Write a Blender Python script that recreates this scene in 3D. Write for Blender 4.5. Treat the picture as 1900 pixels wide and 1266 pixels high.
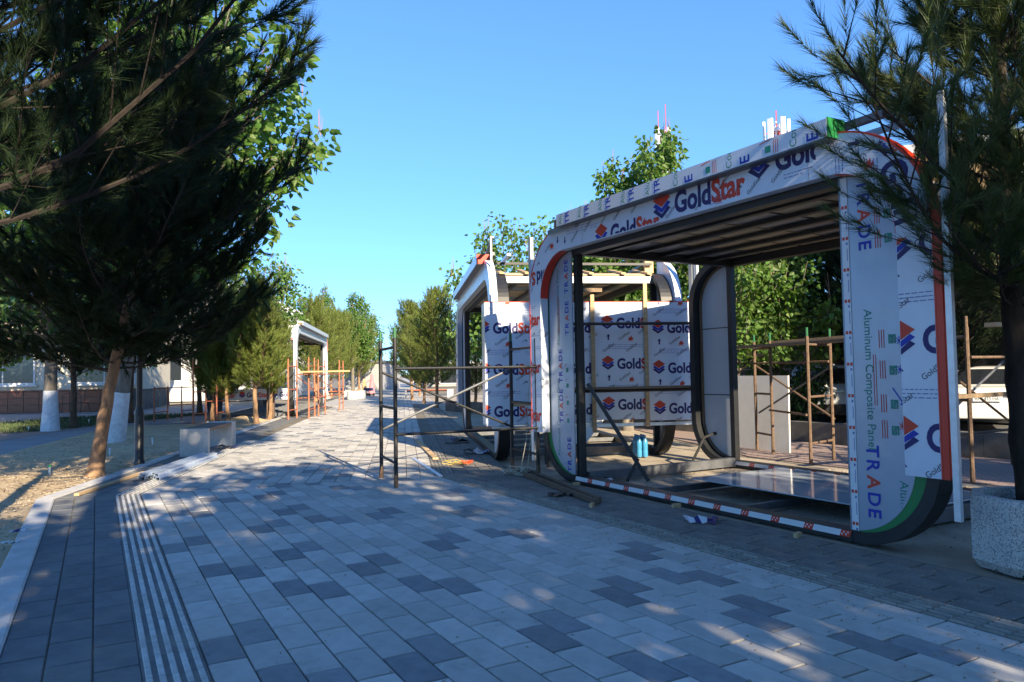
import bpy, bmesh, math, random
import numpy as np
from mathutils import Vector, Matrix
R = math.radians
scene = bpy.context.scene
for o in list(bpy.data.objects): bpy.data.objects.remove(o)

# ------------------------------------------------------------------ camera
EYE = 1.4; FPX = 1368.5; PITCH = .0436; ROLL = .0166        # solved from the kiosk and paving lines (1900 px wide photo)
cam = bpy.data.cameras.new('camera'); cam_o = bpy.data.objects.new('camera', cam); scene.collection.objects.link(cam_o)
cam.sensor_width = 36; cam.lens = 36 * FPX / 1900; cam.clip_end = 4000; cam.clip_start = .05
cam_o.location = (0, 0, EYE)
fw = Vector((0, math.cos(PITCH), math.sin(PITCH))); up0 = Vector((0, -math.sin(PITCH), math.cos(PITCH))); rt0 = Vector((1, 0, 0))
rt = rt0 * math.cos(ROLL) + up0 * math.sin(ROLL) * -1; up = up0 * math.cos(ROLL) + rt0 * math.sin(ROLL)
cam_o.rotation_euler = Matrix((rt, up, -fw)).transposed().to_euler()
scene.camera = cam_o

# ------------------------------------------------------------------ sky, sun, exposure
SUN_AZ = R(154); SUN_EL = R(25)                              # azimuth clockwise from +Y: the sun stands behind the camera, to the right
world = bpy.data.worlds.new('World'); scene.world = world; world.use_nodes = True
wn = world.node_tree.nodes; bg = wn['Background']
sky = wn.new('ShaderNodeTexSky'); sky.sky_type = 'NISHITA'; sky.sun_disc = False
sky.sun_elevation = SUN_EL; sky.sun_rotation = SUN_AZ; sky.altitude = 0; sky.air_density = 1.0; sky.dust_density = .0; sky.ozone_density = 4.0
tint = wn.new('ShaderNodeMix'); tint.data_type = 'RGBA'; tint.blend_type = 'MULTIPLY'; tint.inputs[0].default_value = 1; tint.inputs[7].default_value = (.53, .89, 1.36, 1)   # the camera's warm white balance
gam = wn.new('ShaderNodeGamma'); gam.inputs[1].default_value = .7; world.node_tree.links.new(sky.outputs[0], gam.inputs[0]); world.node_tree.links.new(gam.outputs[0], tint.inputs[6]); world.node_tree.links.new(tint.outputs[2], bg.inputs[0]); bg.inputs[1].default_value = .13
sun = bpy.data.lights.new('sun', 'SUN'); sun_o = bpy.data.objects.new('sun', sun); scene.collection.objects.link(sun_o)
sun.energy = 5.0; sun.angle = R(.55); sun.color = (1.0, .84, .6)
TO_SUN = Vector((math.sin(SUN_AZ) * math.cos(SUN_EL), math.cos(SUN_AZ) * math.cos(SUN_EL), math.sin(SUN_EL)))
sun_o.rotation_euler = (-TO_SUN).to_track_quat('-Z', 'Y').to_euler(); sun_o.location = TO_SUN * 60
scene.view_settings.view_transform = 'Standard'; scene.view_settings.look = 'None'
scene.view_settings.exposure = 1.4; scene.view_settings.gamma = 1
scene.render.engine = 'CYCLES'
scene.render.resolution_x = 1024; scene.render.resolution_y = 682

# ------------------------------------------------------------------ pixel -> place helpers (a pixel gives a direction, the ground gives the distance)
def ray(px, py):
    dx, dy = px - 950, py - 633; cr, sr = math.cos(ROLL), math.sin(ROLL)
    x = cr * dx - sr * dy; y = sr * dx + cr * dy; c, s = math.cos(PITCH), math.sin(PITCH)
    v = Vector((x, FPX * c + y * s, FPX * s - y * c)); return v / v.y
def gnd(px, py, z=0.):
    r = ray(px, py); return Vector((0, 0, EYE)) + r * ((z - EYE) / r.z)
def at(px, py, Y): return Vector((0, 0, EYE)) + ray(px, py) * Y
TH1 = -.5132; TH2 = R(-8.43)
d1 = Vector((math.sin(TH1), math.cos(TH1), 0)); n1 = Vector((math.cos(TH1), -math.sin(TH1), 0))
d2 = Vector((math.sin(TH2), math.cos(TH2), 0)); n2 = Vector((math.cos(TH2), -math.sin(TH2), 0))

# ------------------------------------------------------------------ materials
MATS = {}
STAINED = ('paver_light', 'paver_dark', 'paver_edge', 'paver_dusty', 'tactile_base', 'tactile_rib', 'joint')
def mat(name, col, rough=.6, metal=0., noise=0., nscale=8., bump=0., bscale=60., rand=0., spec=.5, trans=None, stretch=None, alpha=None, coat=0., hue=0.):
    """procedural material: base colour with noise mottling, per-object / per-island variation, fine bump"""
    m = bpy.data.materials.new(name); m.use_nodes = True; nt = m.node_tree; N = nt.nodes; L = nt.links
    b = N['Principled BSDF']; b.inputs['Roughness'].default_value = rough; b.inputs['Metallic'].default_value = metal
    b.inputs['Specular IOR Level'].default_value = spec; b.inputs['Coat Weight'].default_value = coat
    col = tuple(col) + (1,) if len(col) == 3 else col
    tc = N.new('ShaderNodeTexCoord'); vec = tc.outputs['Object']
    if stretch:
        mp = N.new('ShaderNodeMapping'); mp.inputs['Scale'].default_value = stretch; L.new(vec, mp.inputs[0]); vec = mp.outputs[0]
    out = None
    rgb = N.new('ShaderNodeRGB'); rgb.outputs[0].default_value = col; out = rgb.outputs[0]
    if noise:
        nz = N.new('ShaderNodeTexNoise'); nz.inputs['Scale'].default_value = nscale; nz.inputs['Detail'].default_value = 6; nz.inputs['Roughness'].default_value = .65
        L.new(vec, nz.inputs['Vector'])
        mr = N.new('ShaderNodeMapRange'); mr.inputs[1].default_value = .3; mr.inputs[2].default_value = .7; mr.inputs[3].default_value = 1 - noise; mr.inputs[4].default_value = 1 + noise
        L.new(nz.outputs[0], mr.inputs[0])
        mx = N.new('ShaderNodeMix'); mx.data_type = 'RGBA'; mx.blend_type = 'MULTIPLY'; mx.inputs[0].default_value = 1
        cb = N.new('ShaderNodeCombineColor'); [L.new(mr.outputs[0], cb.inputs[i]) for i in range(3)]
        L.new(out, mx.inputs[6]); L.new(cb.outputs[0], mx.inputs[7]); out = mx.outputs[2]
    if rand or hue:
        oi = N.new('ShaderNodeObjectInfo'); ge = N.new('ShaderNodeNewGeometry')
        ad = N.new('ShaderNodeMath'); ad.operation = 'ADD'; L.new(oi.outputs['Random'], ad.inputs[0]); L.new(ge.outputs['Random Per Island'], ad.inputs[1])
        fr = N.new('ShaderNodeMath'); fr.operation = 'FRACT'; L.new(ad.outputs[0], fr.inputs[0])
        hs = N.new('ShaderNodeHueSaturation')
        mr2 = N.new('ShaderNodeMapRange'); mr2.inputs[3].default_value = 1 - rand; mr2.inputs[4].default_value = 1 + rand; L.new(fr.outputs[0], mr2.inputs[0]); L.new(mr2.outputs[0], hs.inputs['Value'])
        if hue:
            ml = N.new('ShaderNodeMath'); ml.operation = 'MULTIPLY'; ml.inputs[1].default_value = 7.13; L.new(fr.outputs[0], ml.inputs[0])
            f2 = N.new('ShaderNodeMath'); f2.operation = 'FRACT'; L.new(ml.outputs[0], f2.inputs[0])
            mr3 = N.new('ShaderNodeMapRange'); mr3.inputs[3].default_value = .5 - hue; mr3.inputs[4].default_value = .5 + hue; L.new(f2.outputs[0], mr3.inputs[0]); L.new(mr3.outputs[0], hs.inputs['Hue'])
        L.new(out, hs.inputs['Color']); out = hs.outputs[0]
    if name in STAINED:          # site dust and stains lie across the stones, independent of their joints
        gp = N.new('ShaderNodeNewGeometry'); n1_ = N.new('ShaderNodeTexNoise'); n1_.inputs['Scale'].default_value = .9; n1_.inputs['Detail'].default_value = 9; n1_.inputs['Roughness'].default_value = .72; L.new(gp.outputs['Position'], n1_.inputs['Vector'])
        ra = N.new('ShaderNodeMapRange'); ra.inputs[1].default_value = .46; ra.inputs[2].default_value = .72; ra.inputs[3].default_value = 0; ra.inputs[4].default_value = .5; L.new(n1_.outputs[0], ra.inputs[0])
        md = N.new('ShaderNodeMix'); md.data_type = 'RGBA'; md.inputs[7].default_value = (.34, .3, .235, 1); L.new(ra.outputs[0], md.inputs[0]); L.new(out, md.inputs[6]); out = md.outputs[2]
        n2_ = N.new('ShaderNodeTexNoise'); n2_.inputs['Scale'].default_value = 3.7; n2_.inputs['Detail'].default_value = 7; n2_.inputs['Roughness'].default_value = .7; L.new(gp.outputs['Position'], n2_.inputs['Vector'])
        rb = N.new('ShaderNodeMapRange'); rb.inputs[1].default_value = .56; rb.inputs[2].default_value = .8; rb.inputs[3].default_value = 0; rb.inputs[4].default_value = .55; L.new(n2_.outputs[0], rb.inputs[0])
        me_ = N.new('ShaderNodeMix'); me_.data_type = 'RGBA'; me_.inputs[7].default_value = (.1, .095, .09, 1); L.new(rb.outputs[0], me_.inputs[0]); L.new(out, me_.inputs[6]); out = me_.outputs[2]
    L.new(out, b.inputs['Base Color'])
    if bump:
        nb = N.new('ShaderNodeTexNoise'); nb.inputs['Scale'].default_value = bscale; nb.inputs['Detail'].default_value = 5; L.new(vec, nb.inputs['Vector'])
        bp = N.new('ShaderNodeBump'); bp.inputs['Strength'].default_value = bump; bp.inputs['Distance'].default_value = .01; L.new(nb.outputs[0], bp.inputs['Height']); L.new(bp.outputs[0], b.inputs['Normal'])
    if trans:
        t = N.new('ShaderNodeBsdfTranslucent'); t.inputs[0].default_value = tuple(trans[0]) + (1,)
        ms = N.new('ShaderNodeMixShader'); ms.inputs[0].default_value = trans[1]; L.new(b.outputs[0], ms.inputs[1]); L.new(t.outputs[0], ms.inputs[2]); L.new(ms.outputs[0], N['Material Output'].inputs[0])
    if alpha is not None: b.inputs['Transmission Weight'].default_value = alpha; b.inputs['IOR'].default_value = 1.3
    MATS[name] = m; return m
M = MATS
mat('paver_light', (.47, .45, .415), .85, noise=.12, nscale=9, bump=.25, bscale=140, rand=.16)
mat('paver_dark', (.225, .228, .235), .8, noise=.18, nscale=9, bump=.25, bscale=140, rand=.18)
mat('paver_edge', (.125, .132, .14), .8, noise=.2, nscale=6, bump=.25, bscale=140, rand=.14)
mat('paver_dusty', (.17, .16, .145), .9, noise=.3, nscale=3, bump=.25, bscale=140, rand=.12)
mat('joint', (.15, .13, .1), .95, noise=.3, nscale=20, bump=.4)
mat('tactile_base', (.14, .14, .14), .85, noise=.25, nscale=8, bump=.2, rand=.1)
mat('tactile_rib', (.54, .53, .5), .75, noise=.2, nscale=14, rand=.1)
mat('tactile_rib_dusty', (.27, .25, .21), .85, noise=.3, nscale=10, rand=.15)
mat('kerb', (.48, .47, .45), .85, noise=.18, nscale=5, bump=.2, rand=.06)
mat('sand', (.44, .335, .205), .95, noise=.22, nscale=2.2, bump=.9, bscale=30)
mat('dust', (.34, .285, .215), .95, noise=.35, nscale=1.6, bump=.7, bscale=35)
mat('earth', (.2, .17, .125), .95, noise=.3, nscale=.5, bump=.5, bscale=20)
mat('asphalt', (.11, .112, .118), .9, noise=.2, nscale=3, bump=.4, bscale=150)
mat('path_grey', (.23, .24, .26), .85, noise=.2, nscale=1.2, bump=.2)
mat('path_pink', (.33, .235, .205), .85, noise=.2, nscale=2, bump=.2, rand=.1)
mat('concrete', (.52, .51, .485), .85, noise=.15, nscale=6, bump=.3, bscale=90)
mat('concrete_dark', (.12, .115, .105), .9, noise=.4, nscale=2.5, bump=.4, bscale=60)
mat('terrazzo', (.5, .49, .47), .6, noise=.1, nscale=6, bump=.1)
mat('film_white', (.64, .70, .80), .24, noise=.04, nscale=2, rand=.02, bump=.7, bscale=3.1)
mat('film_silver', (.38, .43, .52), .28, metal=.25, noise=.06, nscale=1.5, bump=.8, bscale=2.6)
mat('panel_grey', (.48, .5, .53), .5, noise=.05, nscale=3)
mat('panel_green', (.015, .2, .055), .45)
mat('film_red', (.62, .045, .018), .4, noise=.06)
mat('ink_navy', (.018, .012, .12), .5)
mat('ink_blue', (.012, .03, .38), .5)
mat('ink_red', (.6, .05, .02), .5)
mat('ink_grey', (.1, .1, .12), .5)
mat('ink_green', (.01, .22, .16), .5)
mat('ink_lines', (.16, .18, .42), .5)
mat('tape_white', (.7, .72, .75), .4)
mat('black_steel', (.016, .017, .019), .45, noise=.3, nscale=12)
mat('grey_steel', (.13, .135, .145), .45, metal=.3, noise=.25, nscale=8)
mat('scaffold_black', (.014, .014, .015), .5, noise=.5, nscale=25, bump=.1)
mat('scaffold_rust', (.13, .082, .052), .75, noise=.45, nscale=30, bump=.2)
mat('scaffold_orange', (.4, .13, .065), .6, noise=.3, nscale=20)
mat('scaffold_green', (.02, .12, .05), .5, noise=.2)
mat('aluminium', (.62, .64, .67), .32, metal=.85, noise=.06, nscale=9)
mat('galvanised', (.6, .7, .84), .3, metal=.45, noise=.15, nscale=14)
mat('pebble', (.3, .25, .18), .95, rand=.4)
mat('litter', (.26, .17, .08), .95, rand=.4)
mat('zinc', (.68, .71, .75), .38, metal=.55, noise=.12, nscale=16)
mat('wood_new', (.55, .375, .2), .75, noise=.2, nscale=5, stretch=(1, 1, 8), bump=.2, rand=.12)
mat('wood_old', (.2, .14, .085), .8, noise=.3, nscale=6, stretch=(8, 1, 8), bump=.3, rand=.15)
mat('plywood', (.52, .4, .25), .7, noise=.16, nscale=3, rand=.12)
mat('roof_tin', (.3, .31, .33), .45, metal=.6, noise=.15)
mat('white_board', (.62, .6, .56), .5, noise=.05)
mat('glass_sheet', (.42, .47, .53), .07, noise=.12, nscale=1.2, spec=.8)
mat('bark_pine', (.1, .065, .042), .95, noise=.5, nscale=14, bump=1, bscale=26, stretch=(1, 1, .4))
mat('bark_light', (.25, .15, .085), .95, noise=.6, nscale=9, bump=1, bscale=22, stretch=(1, 1, .4))
mat('bark_grey', (.16, .14, .115), .95, noise=.4, nscale=10, bump=.9, bscale=20, stretch=(1, 1, .3))
mat('limewash', (.6, .62, .64), .95, noise=.2, nscale=9, bump=.7, bscale=24)
mat('needles', (.017, .034, .012), .7, rand=.45, hue=.02, spec=.25, trans=((.02, .045, .01), .1))  # darker than real needles: the crowns' shade is put into this green
mat('needles_mid', (.06, .092, .026), .6, rand=.45, hue=.03, trans=((.09, .13, .03), .22))
mat('bark_dark', (.03, .022, .017), .95, noise=.5, nscale=14, bump=1, bscale=26, stretch=(1, 1, .4))  # near black: the shade on the limbs is put into the bark colour
mat('needles_bright', (.165, .21, .045), .55, rand=.4, hue=.03, trans=((.24, .3, .05), .32))
mat('leaves', (.085, .16, .028), .5, rand=.4, hue=.025, trans=((.17, .32, .035), .38))
mat('leaves_dark', (.045, .095, .022), .5, rand=.4, hue=.02, trans=((.09, .18, .03), .3))
mat('panicle', (.3, .17, .13), .9, rand=.2)
mat('grass', (.06, .09, .03), .8, rand=.4, hue=.03)
mat('wall_cream', (.62, .58, .47), .9, noise=.08, nscale=1.5)
mat('tile_brown', (.25, .075, .035), .35, noise=.15, nscale=4, rand=.12)
mat('wall_white', (.7, .7, .69), .85, noise=.06, nscale=2)
mat('wall_grey', (.33, .335, .34), .85, noise=.1, nscale=2, rand=.05)
mat('wall_dark', (.1, .1, .105), .8, noise=.1)
mat('wall_tan', (.5, .34, .17), .85, noise=.1, nscale=1)
mat('sign_blue', (.01, .2, .6), .4)
mat('window_glass', (.02, .025, .03), .08, spec=.8)
mat('car_white', (.66, .67, .68), .25, coat=.6, noise=.02)
mat('car_blue', (.1, .22, .45), .25, coat=.6)
mat('car_glass', (.012, .015, .022), .06, spec=.9)
mat('car_trim', (.015, .015, .016), .6)
mat('tail_red', (.45, .012, .012), .2, coat=.5)
mat('rubber', (.018, .018, .018), .85)
mat('chrome', (.55, .55, .56), .2, metal=.9)
mat('skin', (.36, .19, .12), .6)
mat('hair_black', (.012, .01, .009), .6)
mat('cloth_pink', (.6, .2, .22), .9, noise=.12, nscale=20)
mat('cloth_tan', (.55, .34, .17), .9, noise=.12, nscale=20)
mat('cloth_navy', (.03, .04, .12), .9)
mat('cloth_white', (.68, .68, .7), .9)
mat('antenna_red', (.55, .06, .035), .6)
mat('antenna_white', (.75, .75, .74), .5)
mat('lamp_black', (.013, .013, .014), .4)
mat('bench_wood', (.19, .12, .085), .7, noise=.25, nscale=6, stretch=(8, 8, 1), rand=.15)
mat('bench_red', (.42, .12, .06), .7, noise=.15)
mat('cable_yellow', (.5, .38, .1), .6)
mat('cable_red', (.6, .08, .03), .6)
mat('cable_pale', (.45, .42, .33), .7)
mat('plastic_blue', (.05, .25, .45), .25, spec=.6)
mat('plastic_teal', (.02, .42, .48), .5)
mat('plastic_green', (.03, .4, .12), .5)
mat('paper', (.68, .7, .74), .6, noise=.05)
# terrazzo speckle
nt = M['terrazzo'].node_tree; b = nt.nodes['Principled BSDF']; vo = nt.nodes.new('ShaderNodeTexVoronoi'); vo.inputs['Scale'].default_value = 130
tcn = nt.nodes.new('ShaderNodeTexCoord'); nt.links.new(tcn.outputs['Object'], vo.inputs['Vector'])
cr = nt.nodes.new('ShaderNodeValToRGB'); cr.color_ramp.interpolation = 'CONSTANT'; e = cr.color_ramp.elements
e[0].color = (.24, .24, .25, 1); e[0].position = 0; e[1].position = .22; e[1].color = (.52, .51, .49, 1); x = e.new(.72); x.color = (.33, .33, .34, 1); x = e.new(.86); x.color = (.6, .59, .57, 1)
sp = nt.nodes.new('ShaderNodeSeparateColor'); nt.links.new(vo.outputs['Color'], sp.inputs[0]); nt.links.new(sp.outputs[0], cr.inputs[0]); nt.links.new(cr.outputs[0], b.inputs['Base Color'])
# far paving: courses in the material only where single pavers can no longer be told apart
def brick_mat(name, c1, c2, mortar, sx, sy, rot, off=.5):
    m = bpy.data.materials.new(name); m.use_nodes = True; N = m.node_tree.nodes; L = m.node_tree.links; b = N['Principled BSDF']; b.inputs['Roughness'].default_value = .85
    tc = N.new('ShaderNodeTexCoord'); mp = N.new('ShaderNodeMapping'); mp.inputs['Rotation'].default_value = (0, 0, rot); L.new(tc.outputs['Object'], mp.inputs[0])
    br = N.new('ShaderNodeTexBrick'); br.inputs['Color1'].default_value = (*c1, 1); br.inputs['Color2'].default_value = (*c2, 1); br.inputs['Mortar'].default_value = (*mortar, 1)
    br.inputs['Scale'].default_value = 1; br.inputs['Brick Width'].default_value = sx; br.inputs['Row Height'].default_value = sy; br.inputs['Mortar Size'].default_value = .008; br.offset = off
    L.new(mp.outputs[0], br.inputs['Vector']); L.new(br.outputs[0], b.inputs['Base Color']); M[name] = m; return m
brick_mat('paving_far', (.44, .42, .385), (.38, .365, .335), (.12, .11, .095), .4, .2, -(math.pi / 2 + TH2) * -1)
brick_mat('path_tiles', (.33, .235, .205), (.29, .215, .19), (.17, .14, .12), .2, .1, R(20))
brick_mat('block_wall', (.36, .365, .37), (.31, .315, .32), (.2, .2, .2), 1.2, .28, 0)

COL = scene.collection
def tag(o, label=None, cat=None, group=None, kind=None):
    if label: o['label'] = label
    if cat: o['category'] = cat
    if group: o['group'] = group
    if kind: o['kind'] = kind
    return o
def empty(name, loc=(0, 0, 0), rz=0., label=None, cat=None, group=None):
    o = bpy.data.objects.new(name, None); COL.objects.link(o); o.location = loc; o.rotation_euler = (0, 0, rz); o.empty_display_size = .2
    return tag(o, label, cat, group)
def link(name, me, parent=None, loc=None, rz=None):
    o = bpy.data.objects.new(name, me); COL.objects.link(o)
    if parent is not None: o.parent = parent
    if loc is not None: o.location = loc
    if rz is not None: o.rotation_euler = (0, 0, rz)
    return o
def copy_tree(o, parent=None):
    c = o.copy(); COL.objects.link(c); c.parent = parent
    if parent is not None: c.matrix_parent_inverse = o.matrix_parent_inverse.copy()
    for ch in list(o.children): copy_tree(ch, c)
    return c
V3 = lambda *a: Vector(a)
class MB:
    """collects faces; build() links them as one mesh object"""
    def __init__(s): s.v = []; s.f = []; s.m = []
    def add(s, vs, fs, mi=0):
        k = len(s.v); s.v += [tuple(v) for v in vs]; s.f += [[i + k for i in f] for f in fs]; s.m += [mi] * len(fs); return s
    def box(s, c, size, mi=0, rz=0., ax=None):
        c = Vector(c); h = [x / 2 for x in size]
        if ax is None: ax = (Vector((math.cos(rz), math.sin(rz), 0)), Vector((-math.sin(rz), math.cos(rz), 0)), Vector((0, 0, 1)))
        vs = [c + ax[0] * (h[0] * i) + ax[1] * (h[1] * j) + ax[2] * (h[2] * k) for k in (-1, 1) for j in (-1, 1) for i in (-1, 1)]
        return s.add(vs, [(0, 2, 3, 1), (4, 5, 7, 6), (0, 1, 5, 4), (2, 6, 7, 3), (0, 4, 6, 2), (1, 3, 7, 5)], mi)
    def bbox(s, lo, hi, mi=0): return s.box([(a + b) / 2 for a, b in zip(lo, hi)], [b - a for a, b in zip(lo, hi)], mi)
    def bar(s, p0, p1, w, h, mi=0, upv=(0, 0, 1)):
        p0 = Vector(p0); p1 = Vector(p1); d = (p1 - p0); L = d.length; d /= L; u = Vector(upv)
        if abs(d.dot(u)) > .98: u = Vector((1, 0, 0))
        sd = d.cross(u).normalized(); uu = sd.cross(d)
        return s.box((p0 + p1) / 2, (L, w, h), mi, ax=(d, sd, uu))
    def tube(s, pts, r, n=8, mi=0, caps=True):
        pts = [Vector(p) for p in pts]; rs = r if hasattr(r, '__len__') else [r] * len(pts); k = len(s.v); rings = []
        t0 = (pts[1] - pts[0]).normalized(); a = t0.orthogonal().normalized()
        for i, p in enumerate(pts):
            t = ((pts[min(i + 1, len(pts) - 1)] - pts[max(i - 1, 0)])).normalized(); a = (a - t * a.dot(t)).normalized(); bb = t.cross(a)
            rings.append([p + (a * math.cos(q * 2 * math.pi / n) + bb * math.sin(q * 2 * math.pi / n)) * rs[i] for q in range(n)])
        vs = [v for rg in rings for v in rg]; fs = []
        for i in range(len(pts) - 1):
            for q in range(n): fs.append((i * n + q, i * n + (q + 1) % n, (i + 1) * n + (q + 1) % n, (i + 1) * n + q))
        if caps: fs.append(tuple(range(n - 1, -1, -1))); fs.append(tuple((len(pts) - 1) * n + q for q in range(n)))
        return s.add(vs, fs, mi)
    def lathe(s, prof, n=16, c=(0, 0, 0), mi=0, phase=0.):
        vs = [(c[0] + r * math.cos(phase + 2 * math.pi * q / n), c[1] + r * math.sin(phase + 2 * math.pi * q / n), c[2] + z) for r, z in prof for q in range(n)]; fs = []
        for i in range(len(prof) - 1):
            for q in range(n): fs.append((i * n + q, i * n + (q + 1) % n, (i + 1) * n + (q + 1) % n, (i + 1) * n + q))
        fs.append(tuple(range(n - 1, -1, -1))); fs.append(tuple((len(prof) - 1) * n + q for q in range(n)))
        return s.add(vs, fs, mi)
    def prism(s, poly, fmap, a, b, mi=0, side_mi=None):
        """poly of (p,q), extruded along the third coordinate a..b; fmap(p,q,w) -> xyz"""
        n = len(poly); vs = [fmap(p, q, a) for p, q in poly] + [fmap(p, q, b) for p, q in poly]
        s.add(vs, [tuple(range(n)), tuple(range(2 * n - 1, n - 1, -1))], mi)
        k = len(s.v) - 2 * n; sm = mi if side_mi is None else side_mi
        for i in range(n): s.f.append([k + i, k + n + i, k + n + (i + 1) % n, k + (i + 1) % n]); s.m.append(sm)
        return s
    def strip(s, A, B, fmap, a, b, mi=0, side_mi=None):
        """ribbon between two polylines A and B of equal length in (p,q), extruded a..b"""
        n = len(A); vs = [fmap(*p, a) for p in A] + [fmap(*p, a) for p in B] + [fmap(*p, b) for p in A] + [fmap(*p, b) for p in B]; sm = mi if side_mi is None else side_mi
        F = []; Mi = []
        for i in range(n - 1):
            F += [(i, i + 1, n + i + 1, n + i), (2 * n + i, 3 * n + i, 3 * n + i + 1, 2 * n + i + 1), (i, 2 * n + i, 2 * n + i + 1, i + 1), (n + i, n + i + 1, 3 * n + i + 1, 3 * n + i)]; Mi += [mi, mi, sm, sm]
        F += [(0, n, 3 * n, 2 * n), (n - 1, 3 * n - 1, 4 * n - 1, 2 * n - 1)]; Mi += [sm, sm]
        k = len(s.v); s.v += [tuple(v) for v in vs]; s.f += [[i + k for i in f] for f in F]; s.m += Mi; return s
    def mesh(s, name, mats, smooth=False):
        me = bpy.data.meshes.new(name); me.from_pydata(s.v, [], s.f)
        for m in (mats if isinstance(mats, (list, tuple)) else [mats]): me.materials.append(M[m])
        me.polygons.foreach_set('material_index', s.m)
        bm = bmesh.new(); bm.from_mesh(me); bmesh.ops.recalc_face_normals(bm, faces=bm.faces); bm.to_mesh(me); bm.free()
        if smooth: me.polygons.foreach_set('use_smooth', [True] * len(me.polygons)); me.set_sharp_from_angle(angle=R(40))
        me.update(); return me
    def build(s, name, mats, parent=None, loc=None, rz=None, smooth=False): return link(name, s.mesh(name, mats, smooth), parent, loc, rz)
def np_mesh(name, verts, k, mats, midx=None):
    """fast mesh of separate k-gons: verts (N*k,3)"""
    n = len(verts) // k; me = bpy.data.meshes.new(name); me.vertices.add(len(verts)); me.vertices.foreach_set('co', np.asarray(verts, np.float32).ravel())
    me.loops.add(n * k); me.loops.foreach_set('vertex_index', np.arange(n * k, dtype=np.int32)); me.polygons.add(n); me.polygons.foreach_set('loop_start', np.arange(0, n * k, k, dtype=np.int32))
    for m in mats: me.materials.append(M[m])
    if midx is not None: me.polygons.foreach_set('material_index', np.asarray(midx, np.int32))
    me.update(calc_edges=True); return me

# ---------------------------------------------------------------- printed film: lettering and marks as flat faces, cut at the sheet's edge
FONT = {}
def text2d(body, size, bold=0.):
    key = (body, bold)
    if key not in FONT:
        cu = bpy.data.curves.new('t', 'FONT'); cu.body = body; cu.size = 1; cu.resolution_u = 4; cu.offset = bold; cu.dimensions = '2D'; cu.fill_mode = 'FRONT'
        ob = bpy.data.objects.new('t', cu); COL.objects.link(ob); dg = bpy.context.evaluated_depsgraph_get(); dg.update()
        me = ob.evaluated_get(dg).to_mesh(); v = np.array([p.co[:2] for p in me.vertices]).reshape(-1, 2); f = [tuple(p.vertices) for p in me.polygons]
        ob.evaluated_get(dg).to_mesh_clear(); bpy.data.objects.remove(ob); bpy.data.curves.remove(cu)
        v[:, 0] -= v[:, 0].min(); FONT[key] = (v, f, v[:, 0].max())
    v, f, w = FONT[key]; return v * size, f, w * size
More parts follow.
